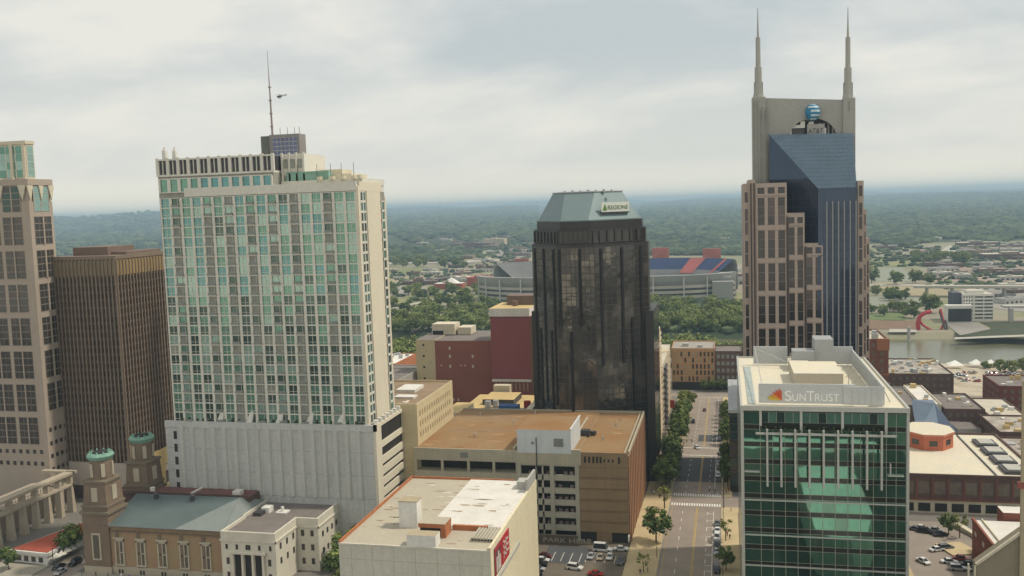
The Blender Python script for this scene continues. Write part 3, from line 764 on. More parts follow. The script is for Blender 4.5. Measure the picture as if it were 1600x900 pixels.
b = MB(); b.box(-139.8, -137.2, 248, 252, 15, 16.2); b.box(-138.6, -136, 251, 254, 15, 16.8, 1); b.box(-134, -130.5, 251, 254, 15, 15.5, 1); b.cyl(-132.2, 252.4, 15.5, 16.9, .5, .5, 10, 1); b.box(-130, -124.4, 264, 267, 15, 17.2); b.box(-124.2, -123.2, 264, 267, 15, 18, 1)
b.build('roof_plant', [darkmetal, whitec], T)

# ------------------------------------------------------------------ white flat roofed block in the foreground
T = thing('flat_roof_building', 'pale windowless block with orange parapet edges and patched white roof in the foreground', 'building', (-70, 218, 0))
fw_ = mat('pale_stucco', (.56, .535, .45), .85, var=.06, scale=.12, streak=.05)
fy = mat('cream_stucco', (.72, .64, .45), .85, var=.06, scale=.1, streak=.06)
Xa, Xb, Ya, Yb = -88.2, -51.8, 194.5, 246.5
rf = mat('worn_roof', (.46, .41, .31), .9, var=.1, scale=.12, hue=(.40, .36, .28)); rw = mat('white_roof_sheet', (.66, .63, .57), .8, var=.08, scale=.2)
b = MB(); b.box(Xa, Xb - .12, Ya, Yb, -1, 29.2, 0, 1); b.build('wall', [fw_, rf], T)
b = MB(); b.box(Xb - .12, Xb, Ya, Yb, -1, 29.6); b.box(Xb - .6, Xb, Ya, Yb, 29.6, 29.95); b.build('side_wall', fy, T)
b = MB()
for z in (25.6, 21.4, 17): b.box(Xa + .3, Xb - .3, Ya - .03, Ya, z, z + .08)
for i in range(7): x = Xa + 3 + i*5.2; b.box(x, x + .08, Ya - .03, Ya, 12, 28.9)
b.box(Xa, Xb - .12, Ya - .12, Ya + .3, 29.0, 29.35, 1)
b.build('panel_joint', [mat('stucco_joint', (.40, .38, .31), .9, var=.15), mat('pale_coping', (.60, .56, .46), .8)], T)
b = MB(); b.box(Xa, Xa + .38, Ya, Yb, 29.2, 29.85); b.box(Xa + .38, -58, Yb - .4, Yb, 29.2, 29.8); b.build('parapet', mat('orange_coping', (.40, .15, .065), .85, var=.15, scale=.5), T)
b = MB(); b.box(-70.5, Xb - .6, 208.5, Yb - .5, 29.2, 29.5); b.build('white_roof_area', rw, T)
b = MB(); b.box(-77.6, -73.0, 206.6, 210.2, 29.2, 35.6); b.box(-77.7, -72.9, 206.5, 210.3, 35.6, 35.8, 1); o = b.build('stair_house', [whitec, mat('tan_roof', (.40, .33, .22), .9, var=.1)], T)
b = MB(); b.box(-71.5, -64.6, 190.2 + 4.4, 198, 29.2, 32.0, 0, 1); b.build('plant_room', [whitec, mat('tan_roof', (0, 0, 0))], T)
org = mat('orange_coping', (0, 0, 0))
b = MB(); b.box(-70.8, -64.2, 200.8, 205.8, 31.6, 32.6, 0, 1); b.box(-65.4, -64.2, 201, 205.6, 29.2, 31.6); b.box(-64.2, -55.6, 206.6, 207.4, 29.2, 30.4)
b.build('orange_canopy', [org, rf], T)
b = MB(); b.box(-70.6, -65.5, 201.6, 205.6, 29.21, 31.6); b.build('canopy_opening', dark, T)
ribm = mat('ribbed_sheet', (.42, .38, .30), .7, var=.1)
b = MB()
for i in range(7): b.box(-57.6 + i*.75, -57.1 + i*.75, 199.6, 207.5, 29.5, 30.25 - .02*i)
b.box(-57.8, -52.4, 199.6, 207.5, 29.2, 29.9); b.build('ribbed_cover', ribm, T)
b = MB(); b.box(-55.6, -52.6, 238.5, 242.5, 29.5, 31.6); b.box(-52.5, -51.9, 236, 246, 29.6, 33.0); b.build('roof_cabinet', greyc, T)
b = MB()
for i in range(70):
    x = rnd.uniform(Xa + 2, Xb - 3); y = rnd.uniform(Ya + 2, Yb - 2); z = 29.52 if (x > -70 and y > 209) else 29.22
    if -79 < x < -64 and 193 < y < 211: continue
    n_ = 7; r1, r2 = rnd.uniform(.4, 2.6), rnd.uniform(.12, .5)
    b.poly([(x + r1*rnd.uniform(.7, 1.2)*math.cos(q*2*math.pi/n_), y + r2*rnd.uniform(.6, 1.3)*math.sin(q*2*math.pi/n_), z) for q in range(n_)], rnd.randrange(2))
b.build('roof_stain', [mat('stain', (.30, .22, .13), .9, var=.2, scale=1), mat('patch', (.62, .58, .50), .9, var=.1)], T)
rs = mat('sign_red', (.42, .035, .04), .7, var=.06); rdk = mat('sign_dark', (.13, .06, .06), .7, var=.15, scale=1)
b = MB(); b.box(Xb, Xb + .25, 197.2, 203.4, 22.2, 28.6); sg = b.build('wall_sign', rdk, T)
b = MB(); b.box(Xb + .25, Xb + .3, 197.2, 197.8, 22.2, 28.6); b.box(Xb + .25, Xb + .3, 202.6, 203.4, 22.2, 28.6); b.box(Xb + .25, Xb + .3, 197.8, 202.6, 27.8, 28.6); b.build('sign_border', rs, sg)
b = MB()
for yy, h in ((199, 3.6), (200.6, 4.4), (202, 3.2)): b.prism([(Xb + .25, yy - .6), (Xb + .31, yy - .6), (Xb + .31, yy + .5), (Xb + .25, yy + .5)], 22.6, 22.6 + h)
b.build('sign_figure', mat('sign_pale', (.55, .50, .45), .7, var=.25, scale=1), sg)
b = MB(); b.box(Xb, Xb + .25, 204.2, 211.4, 22.2, 28.6); sg = b.build('wall_sign', rs, T)
b = MB()
for zz_ in (27.0, 25.6, 24.2): b.box(Xb + .25, Xb + .3, 205.4, 210.4, zz_ - .35, zz_ + .1)
b.box(Xb + .25, Xb + .3, 205.4, 206, 23.4, 27.6); b.box(Xb + .25, Xb + .3, 207.8, 208.4, 23.4, 27.6)
b.build('sign_mark', mat('sign_pale', (0, 0, 0)), sg)
b = MB(); b.box(Xb, Xb + .5, 196, 222, 20.6, 21.4); b.build('ledge', greyc, T)
# ------------------------------------------------------------------ parking garage with orange brown roof
T = thing('parking_garage', 'concrete parking garage with flat rust orange roof and a brown banded end', 'garage', (-64, 310, 0))
gc = mat('garage_concrete', (.42, .38, .28), .9, var=.08, scale=.2, streak=.08)
gb = mat('garage_brown', (.27, .19, .11), .9, var=.1, scale=.2, streak=.07)
gs = mat('garage_side', (.33, .18, .10), .9, var=.07, scale=.15, streak=.04)
gr = mat('rust_roof', (.28, .15, .06), .9, var=.14, scale=.05, hue=(.265, .17, .085), fine=.05)
Y0, Y1 = 281, 340
b = MB(); b.box(-99.4, -64.8, Y0, Y1, 24.6, 28.0, 0, 1); b.box(-99.4, -64.8, Y0, Y1, -1, 21.0); b.box(-99.4, -64.8, Y0 + 4, Y1, 21, 24.6)
for x in (-99.4, -90.4, -81.6, -73.2, -65.6): b.box(x, x + .8, Y0, Y0 + .8, 21, 24.6)
b.box(-64.8, -46, Y0 + 3, Y1, -1, 28, 0, 1); b.box(-46, -30.2, Y0 + .3, Y1, -1, 27.6, 0, 1); b.build('wall', [gc, gr], T)
b = MB(); b.box(-98.4, -65, Y0 + 3.9, Y0 + 4.0, 21.1, 24.5); b.build('opening_back', dark, T)
# parapets
b = MB(); b.box(-99.4, -65, Y0, Y0 + .5, 28, 28.5); b.box(-30.2, -29.7, Y0 + 2, Y1, 27.6, 28.6); b.box(-31.4, -31.0, Y0 + 2, Y1, 27.6, 28.2); b.box(-99.4, -30.2, Y1 - .4, Y1, 27.6, 28.5); b.box(-67, -66.2, 283, 306, 28, 28.7); b.box(-49.8, -49.2, 300, 330, 28, 28.3)
b.build('parapet', gc, T)
# open deck bays in the middle
b = MB(); DZ = [0, 3.4, 7.5, 11.5, 15.3, 19.5, 24.1]
for x in (-65.2, -54.6, -46.6): b.box(x, x + 1.3, Y0 - .2, Y0 + 1.2, -1, 25.5)
for x in (-59.2, -57.2): b.box(x, x + .5, Y0, Y0 + .6, -1, 25.5)
for z in DZ: b.box(-64, -46.6, Y0, Y0 + .7, z - .3, z + 1.5)
b.box(-65.3, -45.2, Y0 - .3, Y0 + .5, 24.1, 28.4); b.build('deck_frame', mat('garage_frame', (.41, .39, .31), .9, var=.08, scale=.3, streak=.08), T)
b = MB(); b.box(-65, -46, Y0 + 2.8, Y0 + 2.95, -1, 24.1); b.build('deck_void', dark, T)
b = MB()
for z in DZ[1:-1]:
    for x in spread(-64, -47, 9):
        if rnd.random() < .8: b.box(x - .55, x + .55, Y0 + 1.4, Y0 + 2.6, z + 1.0, z + 2.0 + rnd.random()*.3)
b.build('parked_row', mat('muted_mix', (.26, .20, .18), .5, var=.4, scale=.5), T)
b = MB()
for i_ in range(46):
    x_, y_ = rnd.uniform(-97, -33), rnd.uniform(285, 337); r1, r2 = rnd.uniform(.5, 3.4), rnd.uniform(.3, 1.6); z_ = 28.01 if x_ < -46 else 27.61
    if -66 < x_ < -46 and y_ < 302: continue
    b.poly([(x_ + r1*rnd.uniform(.5, 1.3)*math.cos(q_*.7), y_ + r2*rnd.uniform(.5, 1.3)*math.sin(q_*.7), z_) for q_ in range(9)], rnd.randrange(2))
b.build('roof_stain', [mat('rust_stain', (.235, .12, .05), .9, var=.2, scale=.6), mat('rust_patch', (.36, .22, .11), .9, var=.15)], T)
b = MB()
for x_, y_ in ((-90, 330), (-75, 320), (-84, 300), (-56, 325), (-38, 320), (-40, 300), (-70, 335)): b.cyl(x_, y_, 27.6, 28.9, .3, .3, 8)
for y_ in (308, 326): b.box(-96, -50, y_, y_ + .12, 28.0, 28.1)
b.build('roof_plant', greyc, T)
# brown banded end
b = MB(); b.box(-45.2, -30, Y0 - .2, Y0 + .3, 24.1, 28.6)
for k in range(6):
    z = 3.3 + k*3.5; b.box(-45.2, -30, Y0 - .45, Y0 + .3, z, z + 2.7)
b.box(-45.2, -30, Y0 - .1, Y0 + .3, 3.3, 24.1); b.box(-45.2, -30, Y0 + .1, Y0 + .3, -1, 3.3, 1); b.box(-40.2, -35.4, Y0 - .2, Y0 + .1, 0, 3.3, 0)
b.build('brown_band', [gb, dark], T)
b = MB()
for i, x in enumerate((-43.6, -42.3, -41.0, -39.8, -38.7, -33.0)): b.prism([(x, Y0 - .3), (x + .6, Y0 - .3), (x + .6, Y0 - .2), (x, Y0 - .2)], 25.3, 27.3)
for x in (-37.5, -36.2, -34.9): b.prism([(x, Y0 - .3), (x + .5, Y0 - .3), (x + .5, Y0 - .2), (x, Y0 - .2)], 25.6, 26.5)
b.build('slot', dark, T)
b = MB(); b.box(-30.2, -29.7, Y0 + .3, Y1, -1, 27.6); b.build('side_wall', gs, T)
b = MB()
for i in range(11): y = Y0 + 3 + i*5.4; b.box(-29.7, -29.45, y, y + .5, 0, 27.4)
b.build('side_rib', gs, T)
# white machine house
b = MB(); b.box(-64.8, -47.6, Y0 - .35, 300, 28.0, 35.4, 0, 1); b.box(-64.8, -44.6, Y0 - .34, Y0 + .4, 24.4, 29.3, 2); b.box(-47.9, -47.4, Y0 - .3, 300, 35.4, 35.9)
mh = b.build('machine_house', [mat('pale_blue_render', (.58, .60, .60), .8, var=.05, streak=.03), gr, gc], T)
b = MB(); b.box(-53, -50, Y0 - .5, Y0 - .35, 30.2, 32.8); b.box(-60.2, -59.4, Y0 - .5, Y0 - .35, 30.8, 31.6); b.build('vent_grille', mat('vent_grey', (.22, .22, .20), .7, var=.1), mh)
b = MB(); b.bar((-58.6, Y0 - .6, 20), (-58.6, Y0 - .6, 33), .15); b.cyl(-63.5, 301.5, 28, 30.6, .7, .7, 8); b.cyl(-61, 302.5, 28, 30, .5, .5, 8); b.box(-48, -45, 303, 306, 28, 29.8); b.cyl(-44, 306, 28, 29, 1, 1, 10); b.build('roof_plant', darkmetal, T)
b = MB(); b.box(-83.8, -81.2, Y0 - .06, Y0, 25.6, 27.4); b.build('vent_grille', mat('vent_grey', (0, 0, 0)), T)
b = MB(); b.box(-99.2, -45.5, 276.5, 276.9, 0, 3.2); sgn = tag(b.build('sign_wall', mat('sign_wall_dark', (.12, .095, .075), .8, var=.2)), 'dark wall with painted PARK HERE lettering along the car park', 'wall')
letters('PARK HERE', 'painted_lettering', mat('letter_cream', (.33, .30, .23), .8, var=.15, scale=1), sgn, (-56.4, 276.42, .9), 2.0, .06, width=15.0)

# ------------------------------------------------------------------ neighbours behind the garage
T = thing('beige_building', 'beige building with rows of small arched openings on its long side wall', 'building', (-112, 306, 0))
b = MB(); be = mat('beige_brick', (.60, .50, .31), .9, var=.06, scale=.2); roofed(b, -128, -99.2, 285, 326, -1, 42.0, 0, 1, par=.7); b.box(-126.5, -117, 287, 308, 41.3, 45.6, 2); b.build('wall', [be, mat('brown_roof', (.28, .20, .13), .9, var=.15, scale=.2), greyc], T)
b = MB(); b.box(-114, -107, 306, 316, 41.3, 42.4); b.box(-111, -104, 296, 300, 41.3, 42.0); b.build('roof_plant', whitec, T)
windows(T, (-99.2, 285), (-99.2, 326), [38.4, 35.0, 31.4], [3 + 2.6*i for i in range(14)], .9, 1.7, mat('tan_recess', (.36, .29, .18), .9))

T = thing('low_building', 'pale low building with ochre roof and rooftop chillers behind the garage', 'building', (-92, 380, 0))
och = mat('ochre_roof', (.56, .42, .20), .9, var=.08, scale=.1)
b = MB(); b.box(-111, -76, 346, 408, -6, 19.5, 0, 1); b.box(-111.5, -104, 352, 372, 19.5, 23.6, 0, 1); b.box(-104, -90, 386, 402, 19.5, 22, 2, 1); b.box(-88, -77, 344, 346, 10, 24); b.box(-79, -76.5, 346, 408, 19.5, 24); b.box(-103.5, -96, 404, 408, 19.5, 24.5)
b.build('wall', [cream, och, darkmetal], T)
b = MB(); b.box(-91, -83, 362, 367, 20, 24.5); b.build('blue_chiller', mat('blue_plastic', (.035, .10, .26), .6, var=.1), T)
b = MB(); b.box(-94.5, -91.5, 362, 367, 20, 22.6); b.box(-83, -81, 362, 367, 20, 22.8); b.cyl(-100, 380, 20, 22.6, 1.6, 1.4, 8); b.cyl(-97, 382, 20, 22.6, 1.5, 1.3, 8); b.build('chiller', metalg, T)
b = MB(); b.cyl(-81, 372, 20, 24.6, 1.5, 1.5, 10); b.build('red_tank', mat('red_paint', (.30, .03, .03), .6), T)

T = thing('maroon_tower', 'tall windowless maroon block with white top band', 'building', (-92, 432, -7))
mr = mat('maroon_wall', (.27, .088, .092), .85, var=.05, scale=.08, streak=.03)
b = MB(); b.box(-108, -76, 420, 446, -12, 54.2); b.build('wall', mr, T)
b = MB(); b.box(-108.4, -89, 419.5, 446, 54.2, 58, 0, 1); b.box(-108, -89, 419.5, 420, 23.2, 24.4); b.build('white_band', [whitec, och], T)
b = MB(); b.box(-103, -88, 434, 444, 58, 62.5); b.cyl(-98, 430, 58, 60.5, 1.3, 1.3, 10); b.build('roof_plant', mat('brown_panel', (0, 0, 0)), T)
b = MB(); b.box(-89, -76, 419.6, 420, -12, 54); b.build('brown_side', mat('brown_brick', (.20, .12, .08), .9, var=.1), T)
windows(T, (-108, 419.9), (-89, 419.9), [20.8], spread(1, 18, 9), .7, 3.6, mat('tan_recess', (0, 0, 0)))

T = thing('brick_warehouse', 'wide red brick block with beige corner bay and small rooftop house', 'building', (-128, 442, -7))
bw = mat('warehouse_brick', (.29, .115, .085), .9, var=.08, scale=.1)
b = MB(); b.box(-139, -108.1, 430, 466, -12, 41.2, 0, 1); b.box(-149, -139, 430.4, 466, -12, 41.6, 2, 1); b.build('wall', [bw, roofgrey, be], T)
b = MB(); b.box(-146, -134, 448, 458, 41.6, 47); b.box(-133, -126, 450, 460, 41.4, 45); b.box(-145.6, -140, 447.8, 448, 41.6, 43.6, 1); b.build('rooftop_house', [cream, dark], T)
windows(T, (-149, 430.4), (-139, 430.4), [39, 33.5, 28, 22.5], [4], 1.0, 1.0, dkglass)
windows(T, (-139, 430), (-108, 430), [37.5, 33.5, 28.6], [7.5], .9, 1.5, cream); windows(T, (-139, 430), (-108, 430), [33.5, 28.6], [19], .9, 1.5, cream)
windows(T, (-139, 430), (-108, 430), [29], [3, 13, 15], .7, .6, cream)
windows(T, (-139, 430), (-108, 430), [12], [6, 8.5, 11], .9, 1.1, cream)

for i, (x0, x1, y0, y1, z, mw, mr_, lab) in enumerate((
    (-232, -214, 575, 618, 4, 'o', 'w', 'orange brick building with bright white roof beside the condo podium'),
    (-222, -172, 505, 560, 6, 'g', 'd', 'long grey building with cluttered dark roof left of the brick warehouse'),
    (-195, -183, 486, 500, 2, 'o', 'p', 'small orange shed in front of the long grey building'),
    (-178, -165, 470, 500, -1, 'c', 'p', 'small cream building tucked by the beige corner bay'),
    (-200, -150, 392, 440, 26, 'g', 'd', 'grey roofed building right behind the beige arched building'),
    (-226, -217, 566, 574, 8, 'o', 'o', 'small orange cabin on the edge of the trees'))):
    mt = dict(o=mat('orange_brick', (.42, .16, .07), .9, var=.15), g=greyc, c=cream, w=whitec, d=roofgrey, p=roofpale)
    T = thing('low_building', lab, 'building', ((x0+x1)/2, (y0+y1)/2, gz(0, y0)))
    b = MB(); roofed(b, x0, x1, y0, y1, gz(0, y1) - 1, z, 0, 1, par=.6); b.build('wall', [mt[mw], mt[mr_]], T)
    if x1 - x0 > 14:
        b = MB()
        for k in range(9): xx = rnd.uniform(x0 + 3, x1 - 4); yy = rnd.uniform(y0 + 3, y1 - 4); b.box(xx, xx + rnd.uniform(1, 3), yy, yy + rnd.uniform(1, 3), z - .6, z + rnd.uniform(.3, 1.8), 0)
        b.build('roof_plant', metalg, T)
        windows(T, (x0, y0), (x1, y0), [z - 3.2, z - 6.8], spread(1, x1 - x0 - 1, 7), 1.5, 1.7, dkglass)

# ------------------------------------------------------------------ black glass octagon tower
T = thing('black_tower', 'black glass octagonal office tower with hipped grey green metal roof', 'skyscraper', (-50, 362, -3))
bk = glass('black_glass', (.055, .05, .046), .35, .07, bump=.05, var=.5)
bk2 = glass('black_glass_reflecting', (.115, .105, .09), .6, .06, bump=.08, var=.9)  # paler, shinier panes grouped by noise to imitate patchy reflections
bkf = mat('black_frame', (.042, .039, .037), .45, metal=.2, var=.1, spec=.4)
bkm = mat('black_mullion', (.055, .052, .048), .5, var=.1)
def octo(x0, x1, y0, y1, c): return [(x0 + c*.7, y0), (x1 - c, y0), (x1, y0 + c), (x1, y1 - c), (x1 - c, y1), (x0 + c, y1), (x0, y1 - c), (x0, y0 + c)]
O1 = octo(-74, -28.8, 340, 384, 18.2); O2 = octo(-73, -29.8, 341, 383, 17.8); O3 = octo(-72, -31, 342, 382, 17.2)
b = MB(); b.prism(O1, -5, 90.6); b.prism(O2, 90.6, 96.2); b.prism(O3, 96.2, 99.2)
b.prism([(-30, 356), (-27.0, 356), (-27.0, 384), (-30, 384)], -5, 64); b.prism([(-74.6, 356), (-71, 356), (-71, 384), (-74.6, 384)], -5, 64)
b.build('wall', bkf, T)
fr = MB()
for i in (7, 0, 1):
    p, q = O1[i], O1[(i + 1) % 8]; n_ = 5 if i != 0 else 4
    facade(T, fr, p, q, 2, 89.6, n_*2, 36, .22, .3, .1, lambda a, c_, o_=i: bk2 if _nz.noise((a*.33 + o_*7, c_*.17, 4.2)) + rnd.uniform(-.12, .12) > .12 else bk, tilt=.004)
for i in (7, 0, 1):
    p, q = O2[i], O2[(i + 1) % 8]; facade(T, fr, p, q, 91, 95.6, 7, 1, 1.2, .5, .5, lambda a, c_: bk, tilt=.006)
facade(T, fr, (-27.0, 356), (-27.0, 384), -2, 62, 12, 24, .22, .3, .1, lambda a, c_: bk, tilt=.006)
fr.build('mullion', bkm, T)
# near-black raised strips standing in for deep slots and lower bays
b = MB(); sl_ = []
for i, fs, z0, z1 in ((7, (.12, .5, .9), 30, 89), (0, (.08, .62), 60, 89), (1, (.12, .5, .86), 45, 89), (0, (.35,), -3, 58), (7, (.3, .75), -3, 58), (1, (.68,), -3, 62)):
    p, q = Vector(O1[i]), Vector(O1[(i + 1) % 8]); u = (q - p).normalized(); n_ = Vector((u.y, -u.x)); Lw = (q - p).length
    for f_ in fs:
        A = p + u*(f_*Lw - .55); B = p + u*(f_*Lw + .55)
        b.prism([tuple(A), tuple(A + n_*.45), tuple(B + n_*.45), tuple(B)], z0, z1)
b.build('dark_pier', mat('slot_black', (.016, .015, .015), .7, var=.1), T)
rg = mat('metal_roof', (.19, .25, .255), .5, metal=.25, var=.05, scale=.3); 
O4 = octo(-71.4, -32.4, 342.6, 381.4, 16.8); O5 = octo(-65.5, -38.8, 351, 374, 9)
b = MB(); b.prism(O3, 99.2, 99.6); b.prism(O4, 99.6, 109.8, 0, 1, pts2=O5); b.build('roof', [rg, darkmetal], T)
b = MB()
for i in range(8):
    p, q = O5[i], O5[(i+1) % 8]; b.bar((p[0], p[1], 110.1), (q[0], q[1], 110.1), .28)
    pass
for k in range(7): b.box(-60 + k*3, -59.2 + k*3, 353, 354, 109.8, 110.7 + .2*(k % 2))
b.build('roof_ridge', metalg, T)
# sign on the right roof facet
p = Vector(((O4[1][0] + O5[1][0])/2, (O4[1][1] + O5[1][1])/2)); u = Vector((1, 1)).normalized(); n_ = Vector((u.y, -u.x))
A = p + u*3.0 + n_*1.9; b = MB()
b.prism([tuple(A), tuple(A + n_*.4), tuple(A + u*13.2 + n_*.4), tuple(A + u*13.2)], 102.3, 105.9); 
sgo = b.build('roof_sign', mat('sign_white', (.68, .70, .64), .6, var=.03), T)
b = MB(); b.prism([tuple(A - n_*1.2), tuple(A + n_*.5), tuple(A + u*13.2 + n_*.5), tuple(A + u*13.2 - n_*1.2)], 101.8, 102.25)
for f_ in (1.5, 11): q = A + u*f_; b.bar((q.x, q.y, 102), (q.x - n_.x, q.y - n_.y, 100.6), .16)
b.build('sign_walkway', darkmetal, sgo)
an = math.atan2(u.y, u.x)
q = A + n_*.46 + u*2.9; letters('REGIONS', 'sign_letters', mat('sign_green_dark', (.12, .20, .08), .7), sgo, (q.x, q.y, 103.2), 2.2, .05, rot=(math.pi/2, 0, an), width=9.6)
q = A + n_*.42; b = MB(); q1 = q + u*.5; q2 = q + u*2.5; q3 = q + u*1.5
b.poly([(q1.x, q1.y, 102.9), (q2.x, q2.y, 102.9), (q3.x, q3.y, 105.3)]); b.poly([(q1.x + n_.x*.1, q1.y + n_.y*.1, 102.9), (q2.x + n_.x*.1, q2.y + n_.y*.1, 102.9), (q3.x + n_.x*.1, q3.y + n_.y*.1, 105.3)])
b.build('sign_triangle', mat('sign_green', (.10, .24, .03), .7), sgo)

# ------------------------------------------------------------------ buildings lining the left of the avenue beyond
T = thing('slatted_building', 'tan building with fine horizontal slats along the left of the avenue', 'building', (-40, 430, -6))
tn = mat('tan_slat', (.56, .46, .32), .85, var=.06)
b = MB(); b.box(-52, -31.2, 400, 452, -12, 45); b.box(-52, -31.2, 399, 400, -12, 49); b.build('wall', cream, T)
b = MB()
for k in range(20): b.box(-31.2, -30.6, 401, 452, -8 + k*2.6, -6.7 + k*2.6)
b.build('slat', tn, T); b = MB(); b.box(-31.2, -31.0, 401, 452, -9, 44); b.build('slat_back', mat('tan_recess', (0, 0, 0)), T)
T = thing('balcony_building', 'tan curved front building with dark stacked balconies beyond the slatted building', 'building', (-40, 490, -9))
b = MB(); b.box(-52, -31, 458, 530, -14, 24, 0, 1); b.cyl(-35.2, 506, -14, 24.5, 5, 5, 20); b.build('wall', [tn, roofpale], T)
b = MB()
for k in range(10): b.box(-31, -29.8, 470, 484, -8 + k*3.1, -6.6 + k*3.1)
b.build('balcony', darkmetal, T)
windows(T, (-31, 458), (-31, 530), [-6 + 3.1*k for k in range(9)], [4, 8, 31, 60, 66], 1.6, 1.8, dkglass)
b = MB(); b.prism([(-28.6, 478), (-26.4, 478), (-26.4, 479), (-28.6, 479)], -1, 3); tag(b.build('banner', awn), 'bright orange red banner standing out over the left pavement', 'banner')
T = thing('brick_building', 'orange tan brick building closing the avenue with pilasters and flat roof', 'building', (-20, 612, -15))
ob = mat('tan_orange_brick', (.46, .27, .14), .9, var=.08)
b = MB(); roofed(b, -34.5, -7.2, 600, 634, -17, 10.8, 0, 1, par=.8); b.build('wall', [ob, mat('grey_tan_roof', (.33, .30, .26), .9, var=.15, scale=.3)], T)
fr = MB(); facade(T, fr, (-34.2, 600), (-7.4, 600), -11, 9, 11, 5, 1.1, .9, .3, lambda i, j: rnd.choice([dkglass, mat('tan_recess', (0, 0, 0))])); fr.build('pilaster', ob, T)
b = MB(); b.box(-34, -7.5, 599.2, 600, -16, -11); b.build('shopfront', dark, T)
b = MB(); b.box(-28, -24, 612, 616, 10, 12); b.box(-18, -15, 608, 611, 10, 11.6); b.build('roof_plant', greyc, T)
T = thing('brick_building', 'dark brown brick building with paired windows right of the orange tan one', 'building', (1, 612, -15))
b = MB(); roofed(b, -7, 10, 600, 626, -17, 9, 0, 1, par=.8); b.build('wall', [brickd, roofgrey], T)
windows(T, (-7, 600), (10, 600), [5.5, 1, -3.5, -8], [2, 5, 8, 11, 14], 1.9, 2.4, mat('curtained_glass', (0, 0, 0)), fr=None)
b = MB(); b.box(-7, 10, 599, 600, -16, -11); b.build('shopfront', dark, T)
T = thing('low_building', 'narrow pale roofed building between the black tower and the brick building', 'building', (-44, 560, -14))
b = MB(); roofed(b, -56, -36, 548, 590, -16, 14, 0, 1, par=.6); b.build('wall', [cream, roofpale], T)

# ------------------------------------------------------------------ twin spired tower
T = thing('twin_spire_tower', 'stone and blue glass skyscraper with two needle spires and arched crown wall', 'skyscraper', (28, 370, -4))
ast = mat('rose_stone', (.42, .34, .29), .8, var=.05, scale=.1)
agr = mat('crown_grey', (.36, .355, .32), .8, var=.04, scale=.1)
abl = glass('blue_glass', (.042, .062, .105), .55, .09, bump=.02, var=.12)
abt = glass('blue_roof_glass', (.09, .135, .18), .5, .25, bump=.02, var=.12)
adk = glass('stone_window_glass', (.05, .045, .045), .2, .12)
adk2 = glass('stone_window_glass_pale', (.085, .07, .07), .45, .1)  # paler pane tone, picked at random
b = MB()
b.box(8.8, 11, 349.6, 388, -6, 112.4); b.box(6.8, 8.8, 351, 390, -6, 111); b.box(11, 22, 350, 372, -6, 110.9); b.box(22, 28.1, 350, 368, -6, 99.8); b.box(28.1, 34.5, 350, 366, -6, 88.8)
b.box(46.2, 48.3, 351, 372, -6, 110.6); b.box(48.3, 49.4, 352, 376, -6, 100.4); b.box(49.4, 50.6, 353, 380, -6, 90)
b.box(8, 49, 372, 392, -6, 100); b.build('stone_body', ast, T)
fr = MB(); fd = MB()
def apick(i, j): return adk2 if rnd.random() < .25 else adk
tiers = [92.6, 80.4, 68.3, 56.1, 44.0, 31.8, 19.7, 7.5]
for (xa, xb, zt, nc_, pw_) in ((11.2, 21.9, 110.6, 3, 1.15), (22.1, 28.0, 99.6, 2, 1.0), (28.2, 34.3, 88.6, 2, 1.0)):
    facade(T, fr, (xa, 350), (xb, 350), zt - 4.2, zt - .6, nc_, 1, pw_, 1.3, .35, apick)
    tz = zt - 4.6
    while tz > 6:
        facade(T, fr, (xa, 350), (xb, 350), tz - 10.6, tz, nc_, 1, pw_, 0, .4, lambda i, j: None)
        facade(T, fd, (xa, 350), (xb, 350), tz - 10.2, tz - .3, nc_, 3, 0, .16, .1, lambda i, j: None); facade(T, MB(), (xa, 350), (xb, 350), tz - 10.2, tz - .3, nc_, 3, pw_, .16, .12, apick)
        fr.box(xa, xb, 349.55, 350, tz - 12.0, tz - 10.4); tz -= 12.0
for xa, xb, zt in ((6.9, 8.7, 108), (46.4, 48.2, 109), (48.5, 49.3, 98.6), (49.5, 50.5, 88)):
    yb = {6.9: 351, 46.4: 351, 48.5: 352, 49.5: 353}[xa]; z = zt
    while z > 6:
        h = 4 if z > zt - 1 else 9.6
        facade(T, fr, (xa, yb), (xb, yb), z - h, z, 1, max(1, int(h/3.2)), .7 if xb - xa > 1.2 else .35, .3, .12, apick); z -= h + 2.1
fd.build('window_mullion', mat('taupe_mullion', (0, 0, 0)), T)
fr.build('stone_frame', ast, T)
b = MB(); b.box(9.2, 9.7, 349.3, 349.6, 0, 111); b.box(10.3, 10.8, 349.3, 349.6, 0, 111); b.box(21.75, 22.5, 349.3, 350, 0, 98.6); b.box(27.9, 28.6, 349.3, 350, 0, 87.6); b.build('dark_joint', mat('dark_joint_mat', (.07, .055, .05), .7, var=.1), T)
# blue glass prism
bf = [(34.6, 349.0), (45.9, 349.0), (46.2, 372), (17, 372), (17, 368.5), (32.7, 352.5)]
b = MB(); b.prism([(16.9, 368.5), (32.7, 351.6), (32.7, 349.9), (45.9, 349.9), (46.2, 372), (16.9, 372)], 60, 108.4)
k = [(16.9, 368.5, 108.4), (32.7, 350.4, 108.4), (45.9, 350.4, 108.4), (46.6, 368.5, 108.4), (16.9, 368.5, 129.4), (47.0, 368.5, 128.4)]
b.poly([k[0], k[1], k[4]]); b.poly([k[1], k[2], k[5], k[4]], 1); b.poly([k[2], k[3], k[5]]); b.poly([k[0], k[4], k[5], k[3]]); b.box(32.7, 45.9, 350.2, 352, -6, 60)
b.build('glass_prism', [abl, abt], T)
b = MB(); A0, A1, B1, B0 = Vector(k[1]), Vector(k[2]), Vector(k[5]), Vector(k[4]); nrm = (A1 - A0).cross(B0 - A0).normalized()*.07
